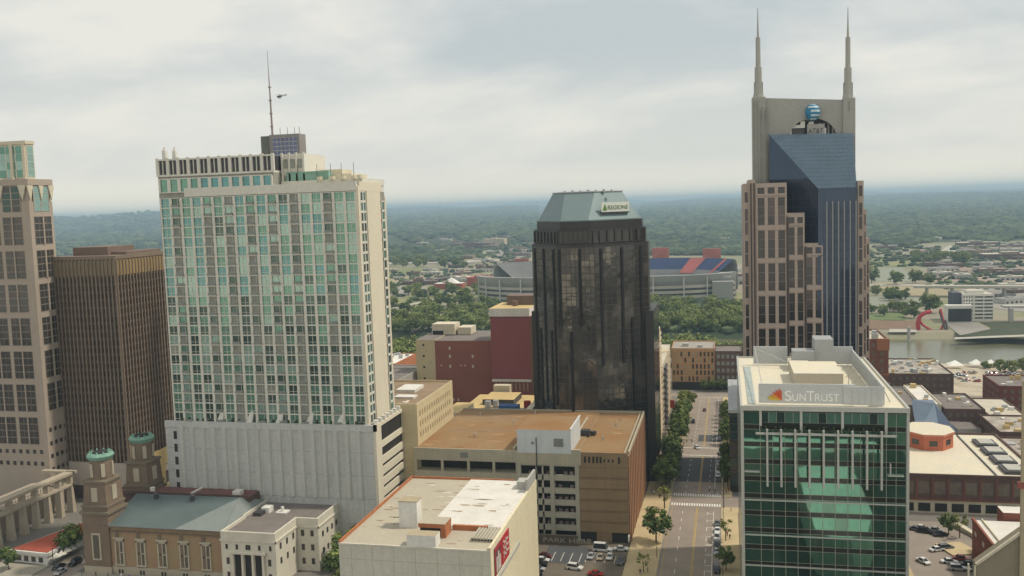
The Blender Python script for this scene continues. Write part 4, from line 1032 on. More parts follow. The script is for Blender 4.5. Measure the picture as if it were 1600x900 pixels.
for i_ in range(1, 14):
    f_ = i_/14; p_, q_ = A0.lerp(B0, f_), A1.lerp(B1, f_); w3 = Vector((0, .06, .08))
    w3 = w3*.7; b.poly([p_ + nrm - w3, q_ + nrm - w3, q_ + nrm + w3, p_ + nrm + w3])
for i_ in range(1, 22):
    f_ = i_/22; x_ = 16.9 + 30.1*f_; q_ = B0.lerp(B1, f_)
    p_ = A0.lerp(A1, (x_ - 32.7)/13.2) if x_ > 32.7 else A0.lerp(B0, (32.7 - x_)/15.8)
    b.poly([p_ + nrm - Vector((.06, 0, 0)), p_ + nrm + Vector((.06, 0, 0)), q_ + nrm + Vector((.06, 0, 0)), q_ + nrm - Vector((.06, 0, 0))])
b.build('roof_joint', mat('blue_joint', (.085, .125, .165), .5, var=.05), T)
b = MB()
for i in range(6): x = 35.4 + i*1.98; b.box(x, x + .45, 349.0, 349.9, -4, 103.6)
b.build('fin', mat('fin_grey', (.27, .28, .29), .5, metal=.3, var=.04), T)
fr = MB(); facade(T, fr, (34.5, 349.9), (45.9, 349.9), 2, 103, 6, 30, .15, .3, .06, lambda i, j: abl, tilt=.004); fr.build('mullion', mat('blue_mullion', (.05, .06, .085), .5), T)
fr = MB(); p0_, p1_ = (16.9, 368.5), (32.7, 351.6)
facade(T, fr, p0_, p1_, 92, 108, 8, 5, .1, .15, .06, lambda i, j: abl, tilt=.003); fr.build('mullion', mat('blue_mullion', (0, 0, 0)), T)
# crown wall with the arched opening
b = MB(); cxm, rad = 32.8, 8.8; tp_ = lambda x: 143.5 - (x - 15.8)*.079
arch = [(cxm + rad*math.cos(a), 127.4 + 7.6*math.sin(a)) for a in [math.pi*i/14 for i in range(15)]]
ya, yb_ = 372, 377
# front and back sheets of the wall around the arch, made of strips
for i in range(14):
    (xa, za), (xb, zb) = arch[i+1], arch[i]
    b.poly([(xa, ya, za), (xb, ya, zb), (xb, ya, tp_(xb)), (xa, ya, tp_(xa))]); b.poly([(xb, yb_, zb), (xa, yb_, za), (xa, yb_, tp_(xa)), (xb, yb_, tp_(xb))]); b.poly([(xb, ya, zb), (xa, ya, za), (xa, yb_, za), (xb, yb_, zb)])
    b.poly([(xa, ya, tp_(xa)), (xb, ya, tp_(xb)), (xb, yb_, tp_(xb)), (xa, yb_, tp_(xa))])

for x0_, x1_ in ((15.8, cxm - rad), (cxm + rad, 43.8)):
    q0 = [(x0_, ya), (x1_, ya), (x1_, yb_), (x0_, yb_)]; k0 = len(b.v); b.prism(q0, 98, 140)
    for n_ in range(4): vx = b.v[k0 + 4 + n_]; b.v[k0 + 4 + n_] = (vx[0], vx[1], tp_(vx[0]))
pass; b.box(cxm - rad, cxm + rad, ya, yb_, 98, 127.4)
b.box(10.8, 15.8, ya - 1.2, yb_ + 1, 98, 143.9); b.box(43.8, 48.1, ya - 1.2, yb_ + 1, 98, 141.7)
b.build('crown_wall', agr, T)
b = MB()
for x in (11.3, 12.6, 14.2, 15.9): b.box(x, x + .35, ya - 1.6, ya - 1.2, 98, 140 if x > 13 else 143)
b.box(13.6, 13.95, ya - 1.35, ya - 1.2, 100, 139); b.box(15.2, 15.5, ya - 1.35, ya - 1.2, 100, 139); b.box(45.6, 46.1, ya - 1.3, ya - 1.2, 137, 140.4)
b.build('crown_rib', mat('crown_rib_mat', (.27, .26, .24), .8), T)
for cxs, top_, nm in ((13.3, 143.9, 'left'), (45.9, 141.7, 'right')):
    b = MB(); z = top_ - .4; cy_ = 374.3
    for h, r_ in ((1.8, 2.1), (10.2, 1.45), (11.2, .95)): b.cyl(cxs, cy_, z, z + h, r_, r_*.92, 8); z += h
    b.box(cxs - 1.7, cxs + 1.7, cy_ - .5, cy_ + .5, top_, top_ + 6); b.cyl(cxs, cy_, z, z + 11, .42, .1, 6)
    b.build('spire', agr, T)
# inside the arch: machine house, white frame and sign
b = MB(); b.box(cxm - 8.4, cxm + 8.4, 376.9, 378, 127, 134.8)
for i in range(5): b.box(35.6 + i*1.5, 36.1 + i*1.5, 374, 374.4, 127, 133.2, 1)
b.box(25.6, 30, 373.2, 374, 128.2, 131.4); b.build('arch_backing', [mat('arch_dark', (.10, .095, .10), .7, var=.1), greyc], T)
b = MB(); b.box(24.6, 25.4, 372.6, 373.6, 127.2, 132.3); b.box(24.9, 30.2, 372.6, 373.6, 131.6, 132.8); b.box(28.6, 30.2, 372.6, 373.6, 132.8, 134.2); b.box(31.8, 37.8, 372.6, 373.6, 127.6, 128.8); b.box(37, 37.9, 372.6, 373.6, 128.8, 131.2); b.box(31.6, 33.4, 372.8, 373.6, 132.4, 133.8)
b.build('white_frame', whitec, T)
b = MB(); b.box(31.0, 37.2, 372.2, 372.8, 128.8, 132.8); sp = b.build('sign_plate', mat('sign_grey', (.40, .38, .35), .6, var=.05), T)
letters('AT&T', 'sign_letters', mat('sign_letter_dark', (.10, .095, .09), .6), sp, (31.4, 372.15, 129.4), 2.6, .08, width=5.4)
b = MB(); n_, m2 = 20, 12; Rg = 2.75; gc_ = Vector((32.9, 371.2, 137.1))
for j in range(m2):
    for i in range(n_):
        q = []
        for (ii, jj) in ((i, j), (i+1, j), (i+1, j+1), (i, j+1)):
            ph = math.pi*jj/m2; th_ = 2*math.pi*ii/n_; q.append((gc_.x + Rg*math.sin(ph)*math.cos(th_), gc_.y + .8*Rg*math.sin(ph)*math.sin(th_), gc_.z + 1.18*Rg*math.cos(ph)))
        white = (j in (1, 3, 5, 7, 9)) and (i % n_) in ((14, 15, 16, 17, 18) if j in (5, 7) else (12, 13, 14, 15, 16, 17, 18, 19) if j == 3 else (13, 14, 15, 16, 17) if j == 9 else range(20))
        b.poly(q, 1 if white else 0)
b.build('globe_emblem', [mat('emblem_blue', (.025, .19, .34), .4, var=.04), mat('emblem_white', (.50, .60, .64), .4, var=.03)], T)
# low annex of the tower
T = thing('glass_annex', 'low dark glass block with pale roof edge at the foot of the twin spired tower', 'building', (4, 370, -4))
b = MB(); b.box(.9, 6.7, 345.2, 404, -6, 27.2); b.build('wall', bkf, T)
b = MB(); b.box(.5, 6.9, 344.8, 404, 27.2, 28.4); b.box(2.2, 5.8, 347, 400, 28.4, 28.6); b.build('roof_edge', metalg, T)
fr = MB(); facade(T, fr, (.9, 345.2), (6.7, 345.2), 0, 27, 2, 8, .25, .3, .15, lambda i, j: rnd.choice([bk, gl_dark])); fr.build('mullion', bkf, T)
b = MB()
for i in range(9): b.box(.6, 6.7, 344.6, 345.2, 2 + i*3, 2.4 + i*3)
b.build('louvre', darkmetal, T)
# ------------------------------------------------------------------ green glass office building in the right foreground
T = thing('glass_office', 'green glass office building with white roof terrace and steel sunshade, right foreground', 'office building', (21, 249, 0))
X0, X1, Y0, Y1 = 3.2, 39.2, 216.0, 284.0
sg1 = glass('suntower_glass', (.13, .285, .205), .9, .03, bump=.006, var=.12)
sg2 = glass('suntower_glass_dark', (.125, .22, .165), .9, .03, bump=.006, var=.12)
spn = glass('suntower_spandrel', (.032, .036, .027), .4, .12, bump=.006, var=.1)
stl = mat('pale_steel', (.50, .50, .46), .45, metal=.35, var=.04)
b = MB(); b.box(X0, X1, Y0 + .3, Y1, -1, 57.4); b.build('wall', spn, T)
fr = MB()
rowz = [57.0 - 4.05*k for k in range(15)]
for k in range(14):
    zt, zb = rowz[k], rowz[k+1]
    for xa, xb, nc_ in ((X0 + .5, X0 + 4.2, 1), (X0 + 4.2, X1 - 4.6, 10), (X1 - 4.6, X1 - .5, 2)):
        if k == 0 and nc_ == 10: continue
        facade(T, fr, (xa, Y0 + .3), (xb, Y0 + .3), zb + 1.15, zt, nc_, 1, .12, .1, .14, lambda i, j: sg1 if rnd.random() < .8 else sg2, tilt=.0025)
        facade(T, fr, (xa, Y0 + .3), (xb, Y0 + .3), zb, zb + 1.15, nc_, 1, .12, .06, .14, lambda i, j: None)
# recessed glazed top floor with terrace
facade(T, fr, (X0 + 4.2, Y0 + .34), (X1 - 4.6, Y0 + .34), rowz[1] + 1.6, rowz[0], 15, 1, .1, .1, .1, lambda i, j: gl_mid if rnd.random() < .6 else gl_dark, tilt=.003)
# left and right flanks
for k in range(14):
    facade(T, fr, (X0, Y1), (X0, Y0 + .3), rowz[k+1] + 1.15, rowz[k], 18, 1, .14, .1, .1, lambda i, j: sg2, tilt=.002)
fr.build('mullion', mat('green_grey_mullion', (.34, .34, .27), .5, metal=.3, var=.05), T)
b = MB()
for z in (36.2, 27.9, 20.6, 12.4, 4): b.box(X0, X1, Y0 - .08, Y0 + .3, z, z + .28)
b.box(X0 - .15, X0 + .5, Y0 - .2, Y0 + .4, -1, 57.4); b.box(X1 - .45, X1 + .15, Y0 - .2, Y0 + .4, -1, 57.4)
for x in (7.2, 16.1, 25.0, 34.2): b.box(x, x + .55, Y0 - .25, Y0 + .3, 51.8, 57.4)
for x in (X0 + .6, X1 - 4.4): b.box(x, x + 3.4, Y0 - .6, Y0 + .3, 43.0, 43.3)
b.box(X1 - 4, X1 - 3.7, Y0 - .6, Y0 - .3, 43.3, 46)
b.build('steel_frame', stl, T)
b = MB(); b.box(X0 - .2, X1 + .2, Y0 - .4, Y1 + .2, 57.4, 58.05, 0, 1)
for a in ((X0 - .2, X1 + .2, Y0 - .4, Y0 + .1), (X1 - .3, X1 + .2, Y0 + .1, Y1), (X0 - .2, X0 + .3, Y0 + .1, Y1), (X0 + .3, X1 - .3, Y1 - .4, Y1 + .1)): b.box(*a, 58.05, 58.5)
b.build('roof_slab', [stl, mat('cream_roof_deck', (.66, .60, .46), .85, var=.05, scale=.15, hue=(.60, .56, .45))], T)
b = MB(); b.box(6.3, 36.4, Y0 - 2.2, Y0 - 1.9, 52.3, 52.75); b.box(6.3, 36.4, Y0 - 1.2, Y0 - .2, 52.2, 52.4)
for i in range(9):
    x = 8.6 + i*3.05; b.box(x, x + .42, Y0 - 2.7, Y0 - 1.9, 40.4, 53.6)
for i in range(13): x = 6.4 + i*2.45; b.box(x, x + .18, Y0 - 1.9, Y0 - .2, 52.35, 52.6)
b.build('sunshade', stl, T)
b = MB()
for i in range(26): x = 7.6 + i*1.05; b.cyl(x, Y0 - .5, 52.5, 53.0 + rnd.random()*1.1, .14, .3, 6)
b.build('terrace_planting', mat('shrub_green', (0, 0, 0)), T)
# roof screen: open at back, sign in front
scr = mat('screen_metal', (.55, .56, .55), .6, metal=.1, var=.04)
b = MB(); b.box(7.2, 28.4, 219.0, 219.4, 58.5, 63.0); b.box(25.8, 34.6, 218.7, 218.98, 58.4, 62.6); b.box(34.3, 34.6, 219.4, 272, 58.4, 62.6); b.box(7.6, 17, 272, 272.4, 58.4, 63.4); b.box(29, 34.6, 272, 272.4, 58.4, 63.4)
for i in range(11): b.box(7.6 + i*.9, 7.75 + i*.9, 271.8, 272, 58.5, 63.2)
for i in range(5): b.box(27.6 + i*1.4, 27.8 + i*1.4, 218.5, 218.7, 58.5, 62.5)
for i in range(28): b.box(34.1, 34.3, 222 + i*1.8, 222.2 + i*1.8, 58.5, 62.4)
b.build('roof_screen', scr, T)
b = MB()
for y in (224, 234, 244, 254, 264): b.bar((36.6, y, 58.1), (34.7, y, 62), .13); b.bar((34.5, y, 61.5), (30.5, y, 58.1), .1)
b.bar((8, 271, 63), (20, 264, 58.6), .14); b.bar((8, 271, 63.2), (8.2, 219, 61.4), .1); b.bar((30, 244, 58), (30, 244, 62.5), .1); b.bar((28, 250, 58), (28, 250, 62), .1)
b.build('screen_brace', stl, T)
b = MB(); b.box(16.5, 28.3, 240, 258, 58.05, 61.6, 0, 1); b.box(15.4, 19.5, 227, 232, 58.05, 60.2, 0, 1); b.box(24, 29, 268, 276, 58.05, 66.0, 2); b.box(16.8, 22, 262, 267, 58.05, 60.5, 0, 1); b.box(18, 23.8, 266, 271.8, 58.05, 63, 2)
b.box(22.6, 25.5, 229, 233, 58.05, 60, 0, 1)
for x, y in ((27, 262), (11, 228), (12.6, 226), (31, 230)): b.cyl(x, y, 58.05, 59.5, .35, .35, 8, 2)
b.build('roof_plant', [mat('plant_tan', (.47, .42, .34), .8, var=.08), mat('cream_roof_deck', (0, 0, 0)), metalg], T)
bd = mat('grey_tray_mat', (.35, .40, .38), .8, var=.15); b = MB(); b.box(4.8, 6.6, 219.5, 268, 58.06, 58.2); b.build('walkway_tray', bd, T)
xq = 13.0; lw_ = mat('letter_white', (.9, .89, .85), .5, var=.03)
for tx_, sz_, wd_ in (('S', 3.4, 1.55), ('UN', 2.5, 3.0), ('T', 3.4, 1.75), ('RUST', 2.5, 5.3)):
    letters(tx_, 'sign_letters', lw_, T, (xq, 218.94, 59.1), sz_, .08, width=wd_); xq += wd_ + .12
b = MB(); bx_, bz_ = 12.35, 59.15
for k in range(11):
    a0 = math.pi*(.5 + .5*k/11); a1 = math.pi*(.5 + .5*(k + .94)/11); am = (a0 + a1)/2; r_ = (2.5, 2.85)[k % 2] + (.5 if k > 7 else 0); m_ = 0 if k < 6 else 1 if k < 9 else 2
    P = [(bx_, bz_), (bx_ + (r_ - .45)*math.cos(a1), bz_ + (r_ - .45)*math.sin(a1)), (bx_ + r_*math.cos(am), bz_ + r_*math.sin(am)), (bx_ + (r_ - .45)*math.cos(a0), bz_ + (r_ - .45)*math.sin(a0))]
    kk = len(b.v); b.v += [(x_, 218.84, z_) for x_, z_ in P] + [(x_, 218.98, z_) for x_, z_ in P]
    b.f += [(kk, kk+1, kk+2, kk+3), (kk+7, kk+6, kk+5, kk+4)] + [(kk+q_, kk+4+q_, kk+4+(q_+1) % 4, kk+(q_+1) % 4) for q_ in range(4)]; b.m += [m_]*6
b.build('sunburst_emblem', [mat('emblem_orange', (.62, .10, .03), .5, var=.15, scale=1), mat('emblem_amber', (.68, .30, .05), .5, var=.1), mat('emblem_yellow', (.62, .48, .08), .5, var=.1)], T)

# ------------------------------------------------------------------ brick block with the orange hexagon penthouse
T = thing('brick_block', 'wide dark brick block with cream flat roof and pale arcade, right of the glass office', 'building', (80, 354, -4))
b = MB(); b.box(50, 101, 326, 384, 3.4, 11.4, 0, 1); b.box(50, 101, 326.3, 384, -6, 3.4, 2)
for a in ((50, 101, 325.7, 326.3), (100.4, 101, 326.3, 384), (50, 101, 383.5, 384)): b.box(*a, 11.4, 12.1, 0)
b.build('wall', [brickd, mat('cream_roof_deck', (0, 0, 0)), cream], T)
windows(T, (50, 326), (101, 326), [7.4], [9 + 4.9*i for i in range(8)], 3.4, 4.2, mat('brown_window', (.16, .13, .10), .4, var=.3, scale=.6))
windows(T, (50, 326.3), (101, 326.3), [.6], [9 + 5.2*i for i in range(8)], 3.8, 2.8, dark, out=.1)
fr = MB()
for i in range(11): x = 52 + i*4.9; fr.box(x - .3, x + .3, 325.75, 326, 3.6, 11)
fr.box(50, 101, 325.7, 326, 3.1, 3.6); fr.build('pilaster', brick, T)
b = MB(); cyl_ = [(73.5 + 8.6*math.cos(math.pi*(i + .5)/4), 368 + 10.5*math.sin(math.pi*(i + .5)/4)) for i in range(8)]
cyl2 = [(73.5 + 9.1*math.cos(math.pi*(i + .5)/4), 368 + 11*math.sin(math.pi*(i + .5)/4)) for i in range(8)]
b.prism(cyl_, 11.4, 16.6, 0); b.prism(cyl2, 16.6, 17.4, 1, 2); ph = b.build('penthouse', [mat('orange_render', (.50, .16, .09), .85, var=.08), mat('orange_band', (.56, .22, .13), .85), mat('cream_roof_deck', (0, 0, 0))], T)
for i in (4, 5, 6):
    p, q = cyl_[i], cyl_[(i+1) % 8]; Lw = math.dist(p, q); windows(T, p, q, [14], [Lw*.5], Lw*.42, 2.0, dkglass, name='penthouse_window')
b = MB()
for i in range(4): b.box(90, 97, 330 + i*11.5, 339 + i*11.5, 11.4, 12.5, 0); b.box(91, 96, 331 + i*11.5, 338 + i*11.5, 12.5, 12.9, 1)
b.box(86.5, 87, 327, 382, 11.4, 11.8); b.build('skylight', [darkmetal, greyc], T)

# ------------------------------------------------------------------ red brick house with white roof and the big tan gable at the lower right
T = thing('brick_house', 'red brick building with white sloping roof behind the tan gable wall', 'building', (76, 272, 0))
b = MB(); b.prism([(68.6, 262), (92, 262), (92, 283), (68.6, 283)], -1, 11.2, 0, 1); b.box(68.4, 69.0, 262, 283, 11.2, 12.0); b.box(77, 92, 284, 290, 2, 13.4, 0, 1); b.build('wall', [mat('warm_brick', (.27, .10, .065), .9, var=.1), mat('white_roof_sheet', (0, 0, 0))], T)
b = MB(); b.box(73, 76.5, 263.4, 266.6, 11.2, 12.2); b.box(71, 71.3, 262, 283, 11.2, 11.7); b.build('roof_hatch', cream, T)
windows(T, (68.6, 283), (68.6, 262), [8.4], [4, 12], 1.6, 1.2, whitec)
T = thing('tan_building', 'plain tan wall with sloping cornice cut off by the lower right corner', 'building', (75, 205, 0))
tw_ = mat('tan_stucco', (.27, .235, .165), .85, var=.05, scale=.1, streak=.03)
b = MB(); b.poly([(49.4, 200, -1), (110, 200, -1), (110, 200, 37), (58, 200, 37), (49.4, 200, 29.6)]); b.poly([(49.4, 203, -1), (49.4, 200, -1), (49.4, 200, 29.6), (49.4, 203, 29.6)]); b.poly([(49.4, 200, 29.6), (58, 200, 37), (58, 203, 37), (49.4, 203, 29.6)]); b.poly([(58, 200, 37), (110, 200, 37), (110, 203, 37), (58, 203, 37)]); b.poly([(110, 203, -1), (49.4, 203, -1), (49.4, 203, 29.6), (58, 203, 37), (110, 203, 37)])
b.build('wall', tw_, T)
b = MB(); b.bar((49.2, 199.8, 29.8), (58, 199.8, 37.3), .35, n=4)
for k_ in (0, 1.0): b.bar((49.0 - k_, 199.6 + k_, 29.6), (49.0 - k_*.6, 199.6 + k_, 5), .22, n=4)
b.build('cornice', cream, T)
T = thing('tan_building', 'narrow tan tower edge running up the right side of the view', 'building', (62, 201, 0))
b = MB(); b.box(57.25, 66, 199.2, 199.8, 20, 68); b.build('wall', mat('tan_strip', (.42, .35, .23), .85, var=.05), T)
b = MB(); b.cyl(57.2, 199.4, 46.2, 47.4, .7, .7, 10); b.build('red_lamp_housing', mat('dull_red', (.30, .10, .07), .7), T)

# ------------------------------------------------------------------ blocks between the office towers and the river, right side
wm = dict(b=brick, d=brickd, c=cream, g=greyc, t=tn, r=mat('deep_red_brick', (.17, .055, .045), .9, var=.1))
rm = dict(g=roofgrey, p=roofpale, w=mat('white_roof_sheet', (0, 0, 0)), m=mat('mottled_roof', (.36, .32, .27), .9, var=.4, scale=.25, fine=.2), d=mat('dark_roof', (.11, .10, .10), .9, var=.15))
blocks = [
 (60.5, 69.6, 430, 462, 42, 'b', 'p', 'slim red brick tower with orange tinted top showing beside the twin spired tower', 'tower'),
 (86, 119, 532, 582, 8, 'd', 'm', 'long brick block with cluttered pale roof beside the river', 'building'),
 (133, 172, 500, 531, 8, 'r', 'g', 'square deep red brick block with grey roof near the right edge', 'building'),
 (97, 114, 450, 486, 7, 'd', 'g', 'low block with worn grey roof behind the blue glass skylight', 'building'),
 (88, 96.8, 455, 500, 8, 'c', 'w', 'narrow block with bright white roof and dark vents', 'building'),
 (70, 87.8, 455, 498, 7.5, 'g', 'g', 'flat grey roofed block just right of the glass office roof', 'building'),
 (110, 150, 412, 444, 6, 'd', 'm', 'brick block with pale mottled roof and white roof box at right edge', 'building'),
 (104.5, 140, 372, 400, 7, 'd', 'm', 'brick block with roof machinery cut off by the right edge', 'building'),
 (116, 132, 452, 490, 4, 'd', 'p', 'small brown house front right of the worn grey roof', 'building'),
 (100, 109, 420, 440, -2, 'g', 'g', 'plain grey box at the back of the cream roofed block', 'building'),
 (140, 190, 452, 470, 5, 'c', 'w', 'cream building with white stair box in front of the deep red block', 'building'),
 (40, 60, 500, 560, 9, 'b', 'm', 'brick block with mottled roof between spired tower and river', 'building'),
 (62, 84, 512, 580, 6, 'd', 'p', 'brick block with pale roof touching the long cluttered roof', 'building'),
 (52, 60.3, 440, 500, 22, 'd', 'd', 'dark brick block hidden beside the slim brick tower', 'building'),
 (12, 36, 430, 560, 14, 'b', 'g', 'brick row along the right of the avenue beyond the annex', 'building'),
]
for (x0, x1, y0, y1, z, a, c_, lab, cat_) in blocks:
    T = thing('brick_block' if a in 'bdr' else 'low_building', lab, cat_, ((x0+x1)/2, (y0+y1)/2, gz(0, y0)))
    b = MB(); roofed(b, x0, x1, y0, y1, gz(0, y1) - 2, z, 0, 1, par=.7, t=.4); b.build('wall', [wm[a], rm[c_]], T)
    hs = [z - 2.8 - 3.6*k_ for k_ in range(12) if z - 2.8 - 3.6*k_ > gz(0, y0) + 2]
    wg = mat('brown_window', (0, 0, 0))
    windows(T, (x0, y0), (x1, y0), hs, spread(1, x1 - x0 - 1, max(2, int((x1 - x0)/3.4))), 1.5, 1.9, wg)
    windows(T, (x0, y1), (x0, y0), hs, spread(1, y1 - y0 - 1, max(2, int((y1 - y0)/4))), 1.4, 1.9, wg)
    b = MB(); n_ = int((x1 - x0)*(y1 - y0)/(45 if c_ == 'm' else 110)) + 2
    for k_ in range(n_):
        w1, w2 = rnd.uniform(.8, 3), rnd.uniform(.8, 3); xx = rnd.uniform(x0 + 1, x1 - w1 - 1); yy = rnd.uniform(y0 + 1, y1 - w2 - 1)
        b.box(xx, xx + w1, yy, yy + w2, z - .7, z + rnd.uniform(-.2, 1.6), rnd.choice([0, 0, 1, 2]))
    b.build('roof_plant', [metalg, whitec, mat('ochre_roof', (0, 0, 0))], T)
T = bpy.data.objects['tower'] if 'tower' in bpy.data.objects else None
for o in bpy.data.objects:
    if o.get('category') == 'tower':
        b = MB(); b.box(64.6, 69.9, 429.6, 431, 37, 42.2); b.box(60.2, 69.9, 429.7, 430, 26, 26.6); b.build('orange_top_bay', mat('warm_orange_brick', (.34, .15, .085), .9, var=.1), o); break
o = thing('glass_skylight', 'faceted blue glass skylight structure between the grey and cream roofs', 'skylight', (90, 446, -6))
b = MB(); P = [(81.5, 430), (99, 431), (97, 462), (86, 461)]; b.prism(P, -10, -1, 0)
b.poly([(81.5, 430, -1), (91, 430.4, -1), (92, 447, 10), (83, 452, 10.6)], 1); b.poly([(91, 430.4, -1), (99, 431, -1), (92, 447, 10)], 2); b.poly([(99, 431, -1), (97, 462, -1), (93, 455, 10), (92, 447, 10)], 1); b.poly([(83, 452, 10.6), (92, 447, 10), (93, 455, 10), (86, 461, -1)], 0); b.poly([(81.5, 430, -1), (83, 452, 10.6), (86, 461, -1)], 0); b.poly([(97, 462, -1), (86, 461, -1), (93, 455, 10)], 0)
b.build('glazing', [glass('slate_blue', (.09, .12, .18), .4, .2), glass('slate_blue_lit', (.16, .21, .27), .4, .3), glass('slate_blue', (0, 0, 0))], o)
b = MB(); b.prism([(99, 434), (109, 436), (107, 448), (98, 449)], -9, 1.4, 0, 1); tag(b.build('low_building', [greyc, roofgrey]), 'small tilted grey roof right of the blue glass skylight', 'building')

# riverside promenade
sheet('riverside_plaza', 60, 330, 587, 742, .1, mat('plaza_mottled', (.42, .36, .27), .9, var=.35, scale=.06, fine=.2))
wh = mat('tent_white', (.80, .78, .72), .7, var=.03)
for i, (px, py, lab) in enumerate(((1525, 572, 'white peaked tent at the river edge, left of the pair'), (1548, 573, 'white peaked tent at the river edge, right of the pair'), (1492, 575, 'low white marquee by the river left of the peaked tents'))):
    p = at(px, py + 3, Z=-22); b = MB(); r_ = 4.2 if i < 2 else 5; z_ = gz(0, p.y)
    b.prism([(p.x + r_*a, p.y + r_*c) for a, c in ((-1, -1), (1, -1), (1, 1), (-1, 1))], z_ + 2.6, z_ + 5.8, pts2=[(p.x + .2*a, p.y + .2*c) for a, c in ((-1, -1), (1, -1), (1, 1), (-1, 1))])
    for a, c in ((-1, -1), (1, -1), (1, 1), (-1, 1)): b.bar((p.x + (r_ - .1)*a, p.y + (r_ - .1)*c, z_), (p.x + (r_ - .1)*a, p.y + (r_ - .1)*c, z_ + 2.7), .1)
    tag(b.build('tent', wh), lab, 'tent', 'tents by the river')

# ------------------------------------------------------------------ east bank
def patch(name, pts, m_, dz=.25, z=-22, kind='structure'):
    b = MB(); P = [at(px, py, Z=z + dz) for px, py in pts]; b.poly([tuple(p) for p in P]); return struct(b.build(name, m_), kind)
grs = mat('grass_field', (.20, .22, .095), .95, var=.15, scale=.02, hue=(.26, .24, .12))
gr2 = mat('grass_green', (.13, .17, .065), .95, var=.15, scale=.02)
tanf = mat('tan_field', (.33, .28, .175), .95, var=.15, scale=.02)
road = mat('pale_road', (.42, .39, .33), .9, var=.08)
lot = mat('grey_lot', (.27, .25, .22), .9, var=.25, scale=.02)
patch('grass_field', [(1345, 420), (1345, 402), (1450, 396), (1470, 400), (1440, 412)], grs)
patch('parking_lot', [(1350, 440), (1355, 417), (1410, 418), (1428, 440)], mat('green_grey_lot', (.25, .26, .20), .9, var=.1, scale=.03), .3)
patch('pale_field', [(1350, 452), (1350, 440), (1440, 441), (1470, 446), (1495, 462), (1420, 462)], tanf, .32)
patch('parking_lot', [(1352, 478), (1360, 462), (1445, 463), (1450, 478)], mat('green_grey_lot', (0, 0, 0)), .3)
patch('grass_bank', [(1350, 500), (1350, 489), (1410, 489), (1415, 500)], gr2, .35)
patch('dirt_bank', [(1355, 514), (1358, 500), (1430, 501), (1432, 514)], mat('brown_dirt', (.20, .13, .085), .95, var=.15), .35)
patch('bank_path', [(1388, 519), (1390, 514), (1432, 514), (1432, 519)], road, .5)
patch('landing_slope', [(1480, 508), (1484, 499), (1525, 504), (1548, 514), (1500, 524)], lot, .5)
patch('dark_bank', [(1500, 524), (1550, 512), (1530, 503), (1600, 503), (1620, 530)], mat('dark_scrub', (.055, .065, .035), .95, var=.25, scale=.1), .4)
patch('bank_path', [(1490, 530), (1492, 527), (1620, 522), (1620, 525)], road, .7)
patch('gravel_yard', [(1445, 440), (1450, 416), (1560, 408), (1620, 412), (1620, 440)], mat('pink_tan_yard', (.32, .25, .20), .95, var=.35, scale=.012, fine=.3), .3)
patch('gravel_yard', [(1520, 478), (1500, 450), (1620, 446), (1620, 490)], lot, .3)
patch('road', [(1540, 437), (1545, 433), (1620, 430), (1620, 436)], road, .8)
patch('road', [(1462, 396), (1485, 382), (1495, 392), (1470, 402)], road, .6)
patch('road', [(1345, 446), (1345, 443), (1500, 444), (1500, 447)], road, .8)
patch('grass_field', [(650, 390), (655, 380), (705, 373), (715, 384), (690, 392)], grs)
patch('grass_field', [(605, 435), (605, 421), (650, 418), (690, 419), (650, 432)], grs, .3)
patch('tan_field', [(605, 447), (606, 436), (680, 418), (700, 428), (660, 440)], tanf, .35)
patch('grass_field', [(715, 405), (720, 396), (765, 394), (765, 408), (730, 412)], mat('dry_grass', (.32, .29, .15), .95, var=.1), .3)
patch('road', [(600, 395.5), (600, 393.5), (655, 396), (650, 399)], road, .9)
patch('road', [(600, 413), (600, 410), (690, 408), (780, 405), (780, 408), (690, 411)], road, 1.2)
patch('road', [(606, 485), (606, 482), (700, 462), (700, 465)], road, .6)
patch('tan_field', [(628, 492), (634, 486), (690, 470), (690, 476), (650, 492)], tanf, .5)
patch('road', [(690, 502), (690, 498), (770, 474), (770, 479)], road, .6)
patch('tan_field', [(690, 497), (700, 490), (720, 492), (712, 500)], tanf, .55)
patch('tan_field', [(606, 512), (606, 506), (690, 484), (700, 486), (640, 508)], tanf, .6)
patch('road', [(640, 520), (640, 515), (760, 488), (762, 492)], road, .6)
patch('grass_field', [(612, 478), (612, 468), (690, 452), (700, 456), (650, 474)], grs, .45)
patch('tan_field', [(1018, 500), (1020, 492), (1045, 492), (1040, 500)], tanf, .55)
patch('grass_field', [(1130, 470), (1140, 458), (1165, 458), (1165, 470)], grs, .5)
patch('parking_lot', [(606, 460), (606, 448), (660, 446), (668, 458)], lot, .5)
patch('parking_lot', [(730, 400), (760, 378), (830, 378), (830, 402)], lot, .28)

# white office block with the dark screen
T = thing('white_office', 'white seven storey office block with dark windows across the river', 'building', (240, 990, -22))
b = MB(); b.box(226.5, 254, 979, 1005, -22, 4.6, 0, 1); b.box(232, 247, 984, 1000, 4.6, 7.6, 0, 1); b.box(218.5, 226.5, 984, 1004, -22, 5.6, 2); b.build('wall', [whitec, roofpale, mat('slate_wall', (.07, .075, .10), .6, var=.1)], T)
fr = MB(); facade(T, fr, (226.5, 979), (236, 979), -20.5, 3.6, 4, 7, 1.1, 1.5, .3, lambda i, j: dkglass); facade(T, fr, (237, 979), (253.8, 979), -20.5, 3.6, 2, 7, .8, 1.9, .3, lambda i, j: dkglass); fr.build('facade_frame', whitec, T)
T = thing('scoreboard_building', 'low white building with large black panel front beside the white office block', 'building', (221, 980, -22))
b = MB(); b.box(209.5, 232.8, 970, 978.6, -22, -7.6); b.box(209.2, 233, 969.6, 978.6, -7.6, -5.2); b.build('wall', whitec, T)
b = MB(); b.box(211.4, 232.4, 969.6, 970, -21, -8.6); b.build('dark_panel', dark, T)
